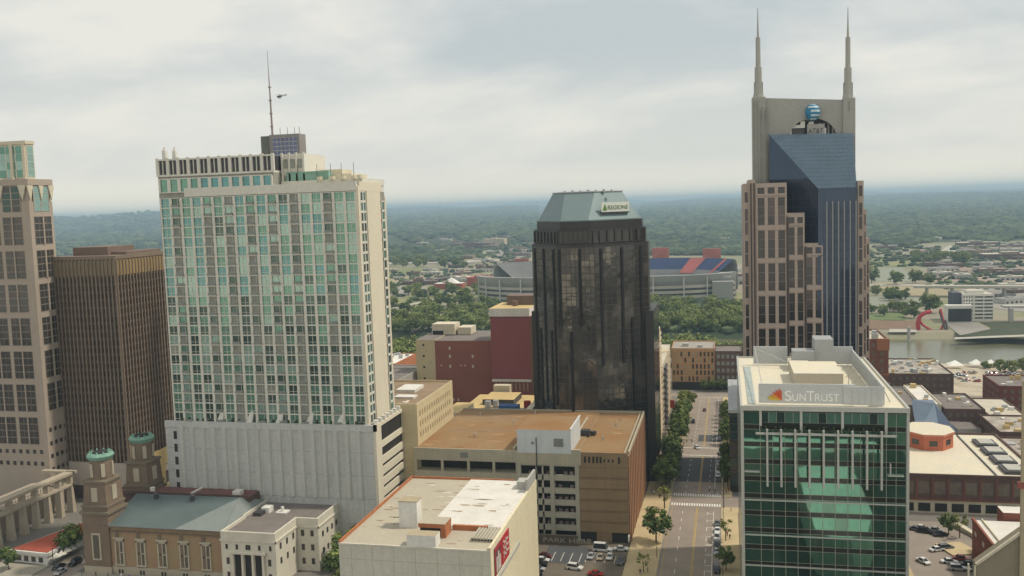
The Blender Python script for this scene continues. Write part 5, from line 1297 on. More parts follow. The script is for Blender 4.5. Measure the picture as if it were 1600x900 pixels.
# red tube sculpture
T = thing('sculpture', 'looping red steel tube sculpture standing on the far river bank', 'sculpture', (200, 925, -23))
redp = mat('sculpture_red', (.45, .04, .05), .5, var=.05); b = MB()
pts_ = [(1436, 522), (1434, 505), (1437, 494), (1445, 489), (1455, 487)]
q = [at(a, c, Y=920) for a, c in pts_]
for a, c in zip(q, q[1:]): b.bar(a, c, 2.0, n=6)
q = [at(a, c, Y=922) for a, c in ((1436, 500), (1442, 508), (1452, 514), (1462, 518), (1470, 516), (1475, 505), (1472, 495), (1469, 483))]
for a, c in zip(q, q[1:]): b.bar(a, c, 1.2, n=6)
q = [at(a, c, Y=924) for a, c in ((1460, 526), (1464, 519), (1470, 521), (1474, 526))]
for a, c in zip(q, q[1:]): b.bar(a, c, 2.6, n=6)
b.build('red_loop', redp, T)
b = MB()
for a, c in (((1433, 540), (1433, 502)), ((1483, 528), (1477, 500)), ((1481, 528), (1468, 486))): b.bar(at(*a, Y=918), at(*c, Y=922), .9, n=5)
b.build('mast', darkmetal, T)
b = MB(); p = at(1435, 545, Z=-27); b.cyl(p.x, 880, -31, -14, 1.6, 1.6, 8); tag(b.build('mooring_pier', mat('grey_concrete', (0, 0, 0))), 'single round pier rising out of the river under the red sculpture', 'pier')

# viaduct on the right
T = thing('viaduct', 'long concrete road viaduct with dark underside running off to the right', 'bridge', (420, 1180, -22))
b = MB(); A = at(1440, 446, Z=-9); Bp = at(1640, 443, Z=-9)
A.y = 1215; A.x = 225; Bp = Vector((640, 1150, -9)); d_ = (Bp - A).normalized(); n_ = Vector((d_.y, -d_.x, 0))
P = [A - n_*8, A + n_*8, Bp + n_*8, Bp - n_*8]; b.prism([(p.x, p.y) for p in P], -11, -8.2)
b.build('deck', road, T)
b = MB()
for k_ in range(15): p = A + d_*(15 + k_*28); b.box(p.x - 1, p.x + 1, p.y - 5, p.y + 5, -23, -11)
b.build('pier', greyc, T)
T = thing('viaduct', 'shorter concrete ramp on piers right of the white office block', 'bridge', (330, 1000, -22))
b = MB(); b.prism([(262, 985), (262, 972), (430, 960), (430, 974)], -8.5, -6.5); b.build('deck', greyc, T)
b = MB()
for k_ in range(9): b.box(266 + k_*18, 269 + k_*18, 968 - k_, 975 - k_, -22, -8.5)
b.build('pier', greyc, T)

# ------------------------------------------------------------------ stadium
T = thing('stadium', 'large open air stadium with blue and red upper seats and grey concrete stands', 'stadium', (-160, 1290, -22))
sc = mat('stadium_concrete', (.31, .31, .29), .85, var=.08, scale=.02); bl = mat('seat_blue', (.022, .038, .11), .8, var=.15, scale=.05); rd_ = mat('seat_red', (.36, .10, .09), .8, var=.15, scale=.05)
cxS, cyS = -160, 1290
def el(a, rx, ry): return (cxS + rx*math.copysign(abs(math.cos(a))**.7, math.cos(a)), cyS + ry*math.copysign(abs(math.sin(a))**.7, math.sin(a)))
def ring(b, profile, a0, a1, n, m=0):
    """profile: list of (rx, ry, z) swept from angle a0 to a1"""
    for i in range(n):
        t0 = a0 + (a1 - a0)*i/n; t1 = a0 + (a1 - a0)*(i+1)/n
        for (p, q) in zip(profile, profile[1:]):
            A, B_, C_, D = el(t0, p[0], p[1]), el(t1, p[0], p[1]), el(t1, q[0], q[1]), el(t0, q[0], q[1])
            b.poly([(*A, p[2]), (*B_, p[2]), (*C_, q[2]), (*D, q[2])], m)
pi = math.pi
b = MB(); ring(b, [(172, 118, -22), (172, 118, -8), (168, 114, -7), (132, 84, -17), (100, 60, -22)], 0, 2*pi, 72); b.build('lower_bowl', sc, T)
b = MB(); ring(b, [(178, 112, -6), (182, 118, 4), (184, 120, 11), (176, 113, 11), (150, 92, 0), (150, 92, -6), (178, 112, -6)], pi*1.12, pi*1.88, 40); b.build('near_upper_stand', sc, T)
b = MB()
for k_ in range(3): ring(b, [(180, 121, -18 + k_*6.4), (180, 121, -14.6 + k_*6.4), (174, 116, -14.6 + k_*6.4)], pi*1.12, pi*1.9, 40)
b.build('concourse', mat('pale_road', (0, 0, 0)), T)
b = MB()
for k_ in range(11):
    a_ = pi*(1.13 + .76*k_/10); p = el(a_, 180.5, 121.5); b.obox(p, 0, .8, .8, -22, 9)
b.build('column', mat('light_concrete', (.50, .50, .46), .8), T)
b = MB(); ring(b, [(158, 98, 4.2), (178, 116, 19.5)], pi*.10, pi*.63, 40); o = b.build('far_upper_seats', bl, T)
b = MB(); ring(b, [(150, 92, -2), (158, 98, 4.2)], pi*.10, pi*.90, 40); ring(b, [(158, 98, 4.2), (178, 116, 19.5)], pi*.63, pi*.90, 16); b.build('far_grey_seats', mat('seat_grey', (.15, .15, .15), .85, var=.2, scale=.05), T)
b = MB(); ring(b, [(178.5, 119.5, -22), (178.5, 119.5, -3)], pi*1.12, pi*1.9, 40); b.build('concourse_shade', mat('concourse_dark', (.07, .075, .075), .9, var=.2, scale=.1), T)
b = MB(); ring(b, [(178.5, 117, 20), (181, 119, 12), (181, 119, -22)], pi*.08, pi*.92, 40); ring(b, [(148, 90, -8), (150, 92, -2.4)], pi*.10, pi*.90, 40); b.build('far_stand_wall', sc, T)
b = MB()
for a0, a1 in ((.27, .33), (.15, .17)): ring(b, [(151, 92.5, -1), (177, 115, 19.3)], pi*a0, pi*a1, 8)
ring(b, [(128, 80, -16), (146, 92, -9.6)], pi*.15, pi*.5, 20); ring(b, [(128, 80, -16), (146, 92, -9.6)], pi*.75, pi*.9, 10); 
o = b.build('red_seats', rd_, T); o.location.z += .4
for px0, px1, py0, py1 in ((1019, 1045, 387, 400), (1098, 1126, 388, 401), (806, 826, 404, 414)):
    b = MB(); p0 = at(px0, py1, Y=1415); p1 = at(px1, py0, Y=1415); b.box(p0.x, p1.x, 1413, 1419, p0.z - 3, p1.z)
    for k_ in range(3): b.box(p0.x + k_*(p1.x-p0.x)/3, p0.x + k_*(p1.x-p0.x)/3 + 1, 1412, 1413, p0.z - 4, p1.z + 1)
    b.build('scoreboard_frame', mat('faded_red_frame', (.42, .14, .11), .8, var=.2, scale=.1), T)
b = MB()
for k_ in range(3): b.prism([(-16 + k_*4, 1186 + 20*k_), (10 - k_*3, 1186 + 20*k_), (10 - k_*3, 1200 + 20*k_), (-16 + k_*4, 1200 + 20*k_)], -22, 2 + 4*k_)
b.build('end_ramp', sc, T)

# ------------------------------------------------------------------ scattered low buildings across the river
kinds = []
for nm, wl, rf_ in (('warehouse', greyc, roofpale), ('warehouse', brickd, roofgrey), ('warehouse', mat('brown_shed', (.22, .16, .13), .9, var=.2), mat('pinkish_roof', (.33, .26, .22), .9, var=.2, scale=.1)), ('warehouse', greyc, mat('dull_roof', (.26, .25, .24), .8, var=.2, scale=.1))):
    b = MB(); b.box(-10, 10, -7, 7, -1.5, 5, 0, 1); b.box(-4, 0, -3, 2, 5, 6.4, 0, 1)
    for i in range(5): b.box(-9 + i*4, -7.4 + i*4, -7.05, -7, .5, 2.6, 2)
    o = b.build(nm, [wl, rf_, dark]); o['label'] = ''; kinds.append(o)
labs = ['small low building with pale flat roof scattered on the flats across the river', 'small dark brick building scattered on the flats across the river', 'small low building with pinkish brown roof scattered on the flats across the river', 'small low building with dull grey roof scattered on the flats across the river']
spots = []
def scatter(px0, px1, py0, py1, n):
    for _ in range(n):
        px = rnd.uniform(px0, px1); py = rnd.uniform(py0, py1); p = at(px, py, Z=-22)
        if any((p.x - a)**2 + (p.y - c)**2 < (24 + p.y*.006)**2 for a, c in spots): continue
        spots.append((p.x, p.y)); spots_k.append(rnd.randrange(4))
spots_k = []
scatter(1450, 1598, 402, 440, 55); scatter(1500, 1598, 380, 402, 34); scatter(610, 760, 418, 445, 26); scatter(690, 828, 372, 400, 60); scatter(690, 828, 402, 446, 50)
scatter(1345, 1440, 385, 398, 12); scatter(1130, 1160, 425, 445, 4); scatter(1560, 1599, 450, 480, 12); scatter(640, 700, 372, 388, 4); scatter(640, 830, 345, 368, 30); scatter(1010, 1160, 340, 392, 40); scatter(1350, 1598, 325, 378, 45)
first = [True]*4
for (x, y), k_ in zip(spots, spots_k):
    s_ = rnd.uniform(.6, 1.5)*(1 + (y - 1200)/6000); lab = labs[k_]
    if first[k_]: o = kinds[k_]; first[k_] = False
    else: o = kinds[k_].copy(); C.objects.link(o)
    o.location = (x, y, -22 if y < 2500 else gz(x, y)); o.rotation_euler = (0, 0, rnd.choice([0, 0, .5, -.3, 1.2])); o.scale = (s_*rnd.uniform(.7, 1.7), s_, s_*rnd.uniform(.7, 1.2))
    tag(o, lab, 'building', lab)
# larger far buildings
for (px, py, w_, d_, h_, wl, rf_, lab) in (
    (735, 388, 90, 60, 16, 'wine', 'd', 'long wine brown mill building on the flats left of the black tower'),
    (772, 384, 48, 40, 22, 'c', 'p', 'pale blocky building beside the wine brown mill'),
    (700, 452, 46, 22, 9, 'redo', 'w', 'dull red hall with a white peaked roof section among the trees'),
    (748, 447, 40, 34, 14, 'redo', 'redo', 'bright brick red building left of the stadium'),
    (725, 440, 34, 20, 8, 'c', 'w', 'white roofed shed between the red buildings'),
    (1585, 405, 90, 40, 10, 'd', 'p', 'large shed near the right edge beyond the yards'),
    (1530, 385, 70, 30, 9, 'd', 'p', 'long low shed below the wooded skyline on the right'),
    (655, 445, 60, 14, 6, 'd', 'd', 'long dark roofed shed at the far end of the tan field')):
    p = at(px, py, Z=-22); wl_ = {'wine': mat('wine_brick', (.16, .11, .11), .9, var=.1), 'c': tn, 'redo': mat('faded_red', (.36, .10, .075), .9, var=.1), 'd': brickd}[wl]; rf2 = {'d': roofgrey, 'p': roofpale, 'w': whitec, 'redo': mat('faded_red', (0, 0, 0))}[rf_]
    T = thing('warehouse', lab, 'building', (p.x, p.y, -22)); k_ = (p.y/1450)**.5
    b = MB(); b.box(p.x - w_*k_/2, p.x + w_*k_/2, p.y, p.y + d_, -23, -22 + h_, 0, 1); b.box(p.x - w_*k_*.2, p.x + w_*k_*.1, p.y + 4, p.y + d_*.6, -22 + h_, -19 + h_, 0, 1)
    if lab.startswith('dull red'): b.poly([(p.x - 8, p.y, -13), (p.x + 14, p.y, -13), (p.x + 3, p.y + 11, -4)], 1); b.poly([(p.x + 14, p.y, -13), (p.x + 14, p.y + 22, -13), (p.x + 3, p.y + 11, -4)], 1)
    b.build('wall', [wl_, rf2], T)
# ------------------------------------------------------------------ trees
bark = mat('bark', (.10, .075, .05), .9, var=.2, scale=2)
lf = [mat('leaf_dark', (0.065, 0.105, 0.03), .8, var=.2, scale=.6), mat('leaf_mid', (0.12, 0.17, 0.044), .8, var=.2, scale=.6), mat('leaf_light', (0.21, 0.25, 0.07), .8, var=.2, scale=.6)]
lfy = [mat('leaf_olive', (0.15, 0.18, 0.05), .8, var=.2, scale=.6), mat('leaf_yellow_green', (0.2, 0.23, 0.06), .8, var=.2, scale=.6), mat('leaf_bright', (.19, .20, .06), .8, var=.2, scale=.6)]
def tree_proto(name, h, rad, ncl, nlf, leaf, seed, mats_, base=.32, shape='round'):
    r = random.Random(seed); T = thing(name, '', 'tree', (0, 0, 0)); T['_w'] = (0, 0, 0)
    b = MB(); b.bar((0, 0, -.6), (.1, 0, h*.5), h*.026, r2=h*.015, n=7)
    cr_ = MB(); cz = h*(base + (1 - base)/2); rz = h*(1 - base)/2
    for c in range(ncl):
        for _ in range(30):
            p = Vector((r.uniform(-1, 1), r.uniform(-1, 1), r.uniform(-1, 1)))
            if .25 < p.length < 1: break
        q = Vector((p.x*rad, p.y*rad, cz + p.z*rz))
        if shape == 'cone': k_ = 1 - .55*(p.z + 1)/2; q.x *= k_; q.y *= k_
        if c % 4 == 0: b.bar((.05, 0, h*.3 + r.random()*h*.15), q, h*.009, r2=h*.003, n=4)
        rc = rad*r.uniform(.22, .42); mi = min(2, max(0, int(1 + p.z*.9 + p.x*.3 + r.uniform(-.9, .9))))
        for l_ in range(nlf):
            d = Vector((r.gauss(0, 1), r.gauss(0, 1), r.gauss(0, .8))).normalized()*rc*r.random()**.4
            P = q + d; s_ = leaf*r.uniform(.6, 1.3)
            n_ = (d.normalized() + Vector((r.uniform(-.6, .6), r.uniform(-.6, .6), r.uniform(0, .9)))).normalized(); u = n_.orthogonal().normalized(); a_ = r.random()*6.3
            u = u*math.cos(a_) + n_.cross(u)*math.sin(a_); v = n_.cross(u)
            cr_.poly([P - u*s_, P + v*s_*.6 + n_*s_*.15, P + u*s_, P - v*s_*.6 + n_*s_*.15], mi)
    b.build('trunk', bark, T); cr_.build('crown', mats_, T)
    proto_done(T); return T
tp = [tree_proto('street_tree', 9, 3.5, 34, 46, .42, 11, lf, .28), tree_proto('street_tree', 8.5, 3.2, 30, 46, .42, 12, lf, .28),
      tree_proto('young_tree', 7, 2.0, 14, 20, .3, 13, lfy, .3), tree_proto('broad_tree', 14, 6.5, 40, 30, .85, 14, lf, .2),
      tree_proto('broad_tree', 13, 7, 38, 30, .85, 15, [lf[1], lfy[0], lf[2]], .18), tree_proto('broad_tree', 12, 6, 38, 28, .85, 16, [lf[1], lf[2], lfy[1]], .2)]
used = set()
def plant(k, x, y, s_, lab, grp=None, z=None, nm=None):
    z = gz(x, y) if z is None else z; rz = rnd.random()*6.28
    if k not in used:
        used.add(k); o = tp[k]; o.location = (x, y, z); o.rotation_euler = (0, 0, rz); o.scale = (s_, s_, s_*rnd.uniform(.92, 1.1)); o['label'] = lab
        if grp: o['group'] = grp
    else: o = copy_tree(tp[k], (x, y, z), rz, (s_, s_, s_*rnd.uniform(.92, 1.1)), lab, grp)
    return o
plant(0, -22.0, 283, 1.2, 'round street tree standing alone on the tan pavement beside the garage end', 'left row street trees')
plant(2, -23.9, 258.5, .85, 'thin young sapling on the pavement beside the car park exit', 'left row street trees')
plant(2, -21.6, 318.5, 1.25, 'spiky yellow green young tree just before the crosswalk', 'left row street trees')
k_ = 0
for i in range(19):
    y = 343 + i*8.6
    if 404 < y < 424: continue
    plant(k_ % 2, -22.6 + rnd.uniform(-.4, .4), y, rnd.uniform(1.1, 1.3), '%s leafy street tree past the crosswalk on the left kerb' % ORD[k_], 'left row street trees'); k_ += 1
for q, (x, y, s_) in enumerate(((-23, 512, 1.15), (-22, 532, 1.2), (-24, 548, 1.1), (-20, 586, .0))):
    if s_: plant(5, x, y, s_*.62, '%s bright green tree near the far left end of the avenue' % ORD[q], 'left row street trees')
plant(2, -.8, 287, 1.1, 'slim yellow green tree by the parked cars beside the glass office', 'right row street trees')
plant(1, -.8, 263, .8, 'dark bushy tree in the shade at the bottom of the right kerb', 'right row street trees')
k_ = 0
for i in range(15):
    y = 352 + i*11
    if 402 < y < 424: continue
    plant((k_ + 1) % 2, .2 + rnd.uniform(-.3, .3), y, rnd.uniform(.9, 1.1), '%s leafy street tree past the crosswalk on the right kerb' % ORD[k_], 'right row street trees'); k_ += 1
for i in range(4): plant(0, -14 + i*5.5, 594, .8, '%s dark tree from the left in front of the closing brick buildings' % ['first', 'second', 'third', 'fourth'][i], 'trees at the end of the avenue')
plant(3, -106.5, 238, .82, 'dark leafy tree rising between the cream annex and the pale block', 'trees by the annex')
plant(3, -110.5, 250, .8, 'dark tree behind the first one along the cream annex wall', 'trees by the annex')
plant(4, -100.5, 232, .8, 'dark tree nearest the corner of the pale block', 'trees by the annex')
plant(3, -110, 262, .7, 'dark tree tucked against the foot of the ribbed podium', 'trees by the annex')
plant(0, -203.8, 247.0, 1.1, 'bright green tree standing in front of the red roofed pavilion')
plant(2, -197.5, 251, 1.0, 'yellowish small tree beside the church tower')
plant(0, -214.5, 233, .75, 'low dark tree at the lower left corner')
plant(1, 66.5, 302, .8, 'dark round tree in the parking lot right of the glass office', 'parking lot trees')
plant(2, 69, 299, 1.1, 'olive yellow tree in the parking lot corner', 'parking lot trees')
for q, (x, y) in enumerate(((98, 518), (106, 520), (114, 518))): plant(4, x, y, .5, '%s leafy bush from the left in front of the long cluttered roof' % ['first', 'second', 'third'][q], 'bushes before the riverside block')
plant(4, 122, 496, .6, 'round tree between worn grey roof and deep red block', None); plant(5, 104, 428, .6, 'small tree between blue skylight and brick block', None)
def wood(px0, px1, py0, py1, n, ks, s0, s1, lab, z=-21, sink=0, test=None):
    got = []; t_ = 0
    while len(got) < n and t_ < n*40:
        t_ += 1; p = at(rnd.uniform(px0, px1), rnd.uniform(py0, py1), Z=z)
        if 738 < p.y < 905 or (test and not test(p)): continue
        if any((p.x - a)**2 + (p.y - c)**2 < (s0*7)**2*(1 + p.y/2500) for a, c in got): continue
        got.append((p.x, p.y)); plant(rnd.choice(ks), p.x, p.y, rnd.uniform(s0, s1), lab, lab)
wood(612, 700, 545, 590, 26, (3, 4), 1.0, 1.35, 'dense dark green tree in the wood on the near river bank behind the condo podium')
wood(700, 830, 540, 575, 16, (3, 4), 1.0, 1.3, 'dark green tree on the near river bank behind the maroon block')
lab = 'tall dense tree in the row lining the near river bank'
for i in range(42): plant(rnd.choice([3, 4, 5]), -345 + i*9.6 + rnd.uniform(-2, 2), 722 + rnd.uniform(-12, 14), rnd.uniform(1.3, 1.75), lab, lab)
lab = 'leafy tree in the row right on the far river bank'
for i in range(44): plant(rnd.choice([3, 4, 5]), -420 + i*11.4 + rnd.uniform(-3, 3), 912 + rnd.uniform(-4, 22), rnd.uniform(.9, 1.3), lab, lab)
wood(612, 790, 490, 526, 40, (3, 4, 4, 5), 1.0, 1.5, 'green tree in the belt along the far river bank left of the black tower')
wood(608, 770, 452, 490, 22, (3, 4, 5), .9, 1.4, 'scattered green tree among the fields left of the black tower')
wood(1012, 1162, 500, 526, 34, (3, 4, 5, 5, 5), 1.0, 1.5, 'green tree on the far bank in front of the stadium')
wood(1012, 1162, 474, 500, 26, (3, 5, 4), 1.0, 1.3, 'tree standing close against the stadium wall')
wood(1012, 1162, 540, 562, 20, (3, 4, 5), .9, 1.2, 'tall tree on the near bank between the avenue end and the river')
wood(1362, 1442, 482, 496, 10, (3, 4, 5), .7, 1.0, 'tree in the row above the grassy bank left of the red sculpture')
wood(1368, 1415, 459, 470, 7, (3, 4), .8, 1.0, 'tree on the strip between far parking lots')
wood(1430, 1510, 404, 412, 16, (3, 4), 1.0, 1.4, 'dark tree in the long belt across the yards right of the spired tower')
wood(608, 760, 408, 420, 14, (3, 4), 1.2, 1.7, 'dark tree along the pale highway left of the black tower')
wood(1560, 1600, 583, 589, 3, (4,), .6, .8, 'small riverside tree near the white tents')
wood(1500, 1600, 574, 578, 4, (4, 3), .3, .4, 'small riverside tree at the water edge')
for px, py, s_, lab in ((1362, 443, 1.7, 'large dark tree standing alone nearest the spired tower'), (1400, 445, 1.5, 'broad dark tree alone on the far lot'), (1430, 443, 1.5, 'pointed dark tree alone on the far lot'), (1453, 444, 1.2, 'low wide tree right of the pointed one'), (1452, 489, 1.6, 'dark conifer like tree left of the white office block'), (1395, 470, 1.2, 'small dark tree on the far strip')):
    p = at(px, py, Z=-22); plant(3, p.x, p.y, s_, lab)

# far woods: crowns beyond counting, one object
import numpy as np
rs_ = np.random.RandomState(5)
V = []; Fc = []; MI = []
ico = [(0, 0, 1)] + [(math.cos(a), math.sin(a), .45) for a in [i*2*math.pi/5 for i in range(5)]] + [(1.05*math.cos(a), 1.05*math.sin(a), -.35) for a in [(i+.5)*2*math.pi/5 for i in range(5)]]
fc = [(0, 1+i, 1+(i+1) % 5) for i in range(5)] + [(1+i, 6+i, 1+(i+1) % 5) for i in range(5)] + [(1+(i+1) % 5, 6+i, 6+(i+1) % 5) for i in range(5)]
ico = np.array(ico); cnt = 0
def blob(x, y, r_, zb=None):
    global cnt
    v = ico*(r_*rs_.uniform(.7, 1.15, (11, 1)))*np.array([1.2, 1.2, .75]); a = rs_.rand()*6.28; c_, s_ = math.cos(a), math.sin(a)
    v = np.stack([v[:, 0]*c_ - v[:, 1]*s_ + x, v[:, 0]*s_ + v[:, 1]*c_ + y, v[:, 2] + gz(x, y) + r_*.35], 1)
    V.append(v); Fc.extend([(cnt+a_, cnt+b_, cnt+c2) for a_, b_, c2 in fc]); m_ = rs_.randint(3); MI.extend([m_]*15); cnt += 11
def hor(px): return 320.5 - .033*(px - 800)
def fill(px0, px1, f0, f1, n, kr=.0034):
    for _ in range(n):
        px = rnd.uniform(px0, px1); py = f0(px) + (f1(px) - f0(px))*rnd.random()
        p = at(px, py, Z=-20)
        if p.y > 19000 or p.y < 905: continue
        blob(p.x, p.y, min(34, kr*p.y*rnd.uniform(.6, 1.3) + 1))
fill(-60, 270, lambda x: hor(x) + 8, lambda x: 400, 3200)
fill(600, 840, lambda x: hor(x) + 8, lambda x: 374 + 6*math.sin(x*.07), 3000)
fill(1005, 1165, lambda x: hor(x) + 8, lambda x: 398, 3200)
fill(1345, 1640, lambda x: hor(x) + 8, lambda x: 381 - .02*(x - 1345) + 5*math.sin(x*.05), 5200)
fill(605, 720, lambda x: 384, lambda x: 409, 420); fill(655, 745, lambda x: 392, lambda x: 402, 160); fill(690, 830, lambda x: 405, lambda x: 446, 120, .0022); fill(605, 700, lambda x: 424, lambda x: 446, 60, .0025)
fill(1345, 1600, lambda x: 385, lambda x: 415, 300, .0022); fill(1450, 1600, lambda x: 410, lambda x: 450, 200, .002); fill(740, 830, lambda x: 374, lambda x: 404, 200, .0022)
fill(605, 830, lambda x: 452, lambda x: 540, 90, .0040); fill(1010, 1165, lambda x: 470, lambda x: 535, 320, .0042)
V = np.concatenate(V); me = bpy.data.meshes.new('far_woods'); me.from_pydata(V.tolist(), [], Fc)
for q in (mat('far_leaf_dark', (.020, .040, .022), .95, var=.45, scale=.004), mat('far_leaf_mid', (.042, .066, .032), .95, var=.5, scale=.004), mat('far_leaf_light', (.085, .11, .05), .95, var=.5, scale=.004)): me.materials.append(q)
me.polygons.foreach_set('material_index', MI); me.update()
o = bpy.data.objects.new('far_woods', me); C.objects.link(o); o['kind'] = 'stuff'

# ------------------------------------------------------------------ cars
carwin = glass('car_window', (.04, .045, .05), .3, .08); tyre = mat('tyre', (.02, .02, .02), .8, var=0)
cp = mat('car_paint', (.6, .6, .6), .25, metal=.2, var=0, spec=.5)
def paintc(n_, c): return mat('car_paint_' + n_, c, .25, metal=.15, var=0, spec=.5)
paints = dict(white=paintc('white', (.72, .72, .70)), silver=paintc('silver', (.42, .43, .44)), black=paintc('black', (.02, .02, .024)), grey=paintc('grey', (.13, .135, .145)), red=paintc('red', (.33, .025, .02)), blue=paintc('blue', (.04, .07, .16)), beige=paintc('beige', (.42, .35, .25)), maroon=paintc('maroon', (.12, .02, .025)))
def car_proto(name, Lc=4.5, Wc=1.8, hc=1.45, suv=False):
    T = thing(name, '', 'car', (0, 0, 0)); hw = Wc/2; hl = Lc/2; zb = .28; zw = .82 if not suv else .98
    prof = [(-hl, .45), (-hl + .05, zw - .12), (-hl*.55, zw), (hl*.62 if not suv else hl*.9, zw), (hl - .02, zw - .05), (hl, .45), (hl - .1, zb), (-hl + .1, zb)]
    b = MB(); n_ = len(prof)
    for s_ in (-1, 1):
        pass
    k = 0; lay = [(-hw, .93), (-hw + .12, 1), (hw - .12, 1), (hw, .93)]
    for x, f_ in lay: b.v += [(x, p[0]*(1 if f_ == 1 else .97), zb + (p[1] - zb)*(1 if f_ == 1 else .93)) for p in prof]
    for l_ in range(3):
        for i in range(n_):
            j = (i+1) % n_; b.f.append((l_*n_+j, l_*n_+i, (l_+1)*n_+i, (l_+1)*n_+j)); b.m.append(0)
    b.f.append(tuple(range(n_))); b.f.append(tuple(3*n_ + n_ - 1 - i for i in range(n_))); b.m += [0, 0]
    b.build('body', cp, T)
    y0, y1 = (-hl*.5, hl*.62) if not suv else (-hl*.48, hl*.93); yt0, yt1 = (y0 + .65, y1 - .55) if not suv else (y0 + .6, y1 - .25)
    b = MB(); q0 = [(-hw + .08, y0), (hw - .08, y0), (hw - .08, y1), (-hw + .08, y1)]; q1 = [(-hw + .28, yt0), (hw - .28, yt0), (hw - .28, yt1), (-hw + .28, yt1)]
    b.prism(q0, zw - .03, hc - .06, pts2=q1); b.build('window', carwin, T)
    b = MB(); b.prism([(x*1.04, y) for x, y in q1], hc - .08, hc); 
    for (a, c) in zip(q0, q1): b.bar((a[0], a[1], zw), (c[0], c[1], hc - .04), .05, n=4)
    b.build('roof', cp, T)
    for sx_ in (-1, 1):
        for yy in (-hl*.62, hl*.62):
            w_ = MB(); w_.bar((sx_*(hw - .2), yy, .33), (sx_*(hw + .02), yy, .33), .33, n=12); w_.build('wheel', tyre, T)
        w_ = MB(); w_.box(sx_*(hw - .35) - .18, sx_*(hw - .35) + .18, -hl - .01, -hl + .1, .56, .70); w_.build('headlight', mat('lamp_glass', (.7, .7, .65), .2, var=0), T)
        w_ = MB(); w_.box(sx_*(hw - .3) - .16, sx_*(hw - .3) + .16, hl - .1, hl + .01, .58, .74); w_.build('tail_light', mat('tail_red', (.3, .02, .02), .3, var=0), T)
    proto_done(T); return T
protos = {'car': car_proto('parked_car'), 'suv': car_proto('parked_suv', 4.8, 1.95, 1.8, True), 'van': car_proto('delivery_van', 6.2, 2.1, 2.6, True)}
cu = set()
def car(kind, x, y, rz, col, lab, grp):
    z = gz(x, y) + .06
    # the prototype keeps the neutral paint; copies are repainted per object
    o = copy_tree(protos[kind], (x, y, z), R(rz), None, lab, grp, mats={'car_paint': paints[col]})
    if 300 < y < 573: o.rotation_euler = (math.atan(15/273) * (-1 if abs(rz) < 90 else 1), 0, R(rz)) if rz in (0, 180) else o.rotation_euler
    return o
G = 'cars parked along the right kerb'
for k, x, y, rz, c, l in (('car', -3.5, 301.2, 0, 'grey', 'grey car farthest of the five parked in the sun beside the glass office'), ('car', -3.4, 294.6, 0, 'white', 'white car second farthest of those parked in the sun beside the glass office'), ('suv', -3.5, 288.4, 0, 'white', 'white high roofed car in the middle of those parked beside the glass office'), ('car', -3.4, 282.4, 0, 'black', 'black car parked by the shadow edge beside the glass office'),
    ('car', -3.5, 276.4, 0, 'silver', 'silver car just inside the shadow edge beside the glass office'), ('suv', -3.5, 262.5, 0, 'black', 'black car parked alone at the bottom of the right kerb'),
    ('car', -3.6, 389, 0, 'silver', 'silver car farthest of the group on the dark asphalt'), ('car', -3.6, 382, 0, 'grey', 'grey car behind the silver one on the dark asphalt'), ('suv', -3.6, 375, 0, 'white', 'white car in the middle of the group on the dark asphalt'), ('car', -3.6, 368, 0, 'white', 'white car nearest the crosswalk on the dark asphalt'),
    ('car', -3.6, 440, 0, 'grey', 'small grey car half hidden under the right row of trees')): car(k, x, y, rz, c, l, G)
G = 'cars driving on the avenue'
car('car', -13.4, 420, 20, 'white', 'white car driving in the middle of the avenue past the second junction', G); car('suv', -17.2, 484, 0, 'black', 'dark car driving far down the avenue on the left', G); car('car', -12.2, 521, 0, 'maroon', 'tiny maroon car farthest down the avenue', G)
G = 'cars in the garage side lot'
sheet('parking_lot', -58.5, -29.7, 150, 281, .04, lotm); sheet('dark_lot_patch', -54.5, -41.5, 262, 275.8, .06, asph2)
for k, x, y, rz, c, l in (('car', -40.2, 267.6, -4, 'silver', 'silver car leftmost of three side by side in the lot'), ('car', -37.3, 267.2, -3, 'beige', 'beige car in the middle of three side by side in the lot'), ('car', -34.6, 268.0, 0, 'white', 'white car rightmost of three side by side in the lot'), ('suv', -30.9, 264.8, -8, 'grey', 'grey high roofed car beside the pavement edge of the lot'),
    ('suv', -43.6, 258.2, 80, 'white', 'white high roofed car standing crosswise in the lot aisle'), ('car', -37.0, 254.6, 85, 'red', 'red car at the bottom edge of the lot'), ('car', -54.2, 266, 90, 'maroon', 'maroon car farthest along the pale block wall'), ('car', -54.2, 262.6, 90, 'white', 'white car between maroon and black cars by the pale block wall'),
    ('suv', -54.2, 259.4, 90, 'black', 'black car third along the pale block wall'), ('car', -54.2, 255.8, 90, 'silver', 'silver car nearest along the pale block wall'), ('car', -54.2, 252.6, 90, 'black', 'black car at the very bottom by the pale block wall'),
    ('van', -37.4, 273.4, 88, 'white', 'white van in front of the garage opening'), ('car', -32.0, 274.6, 95, 'white', 'white car under the dark garage corner')): car(k, x, y, rz, c, l, G)
G = 'cars in the lot right of the glass office'
sheet('parking_lot', 40.5, 72, 232, 315.5, .05, asph)
b = MB(); b.prism([(60.5, 292), (68, 294.5), (72, 286), (63.5, 283)], 0, .5); struct(b.build('raised_terrace', pave))
b = MB(); b.prism([(69, 312), (76, 290), (77.5, 290.5), (70.5, 313)], 0, 1.2); tag(b.build('low_wall', cream), 'pale low wall running diagonally past the parking lot terrace', 'wall')
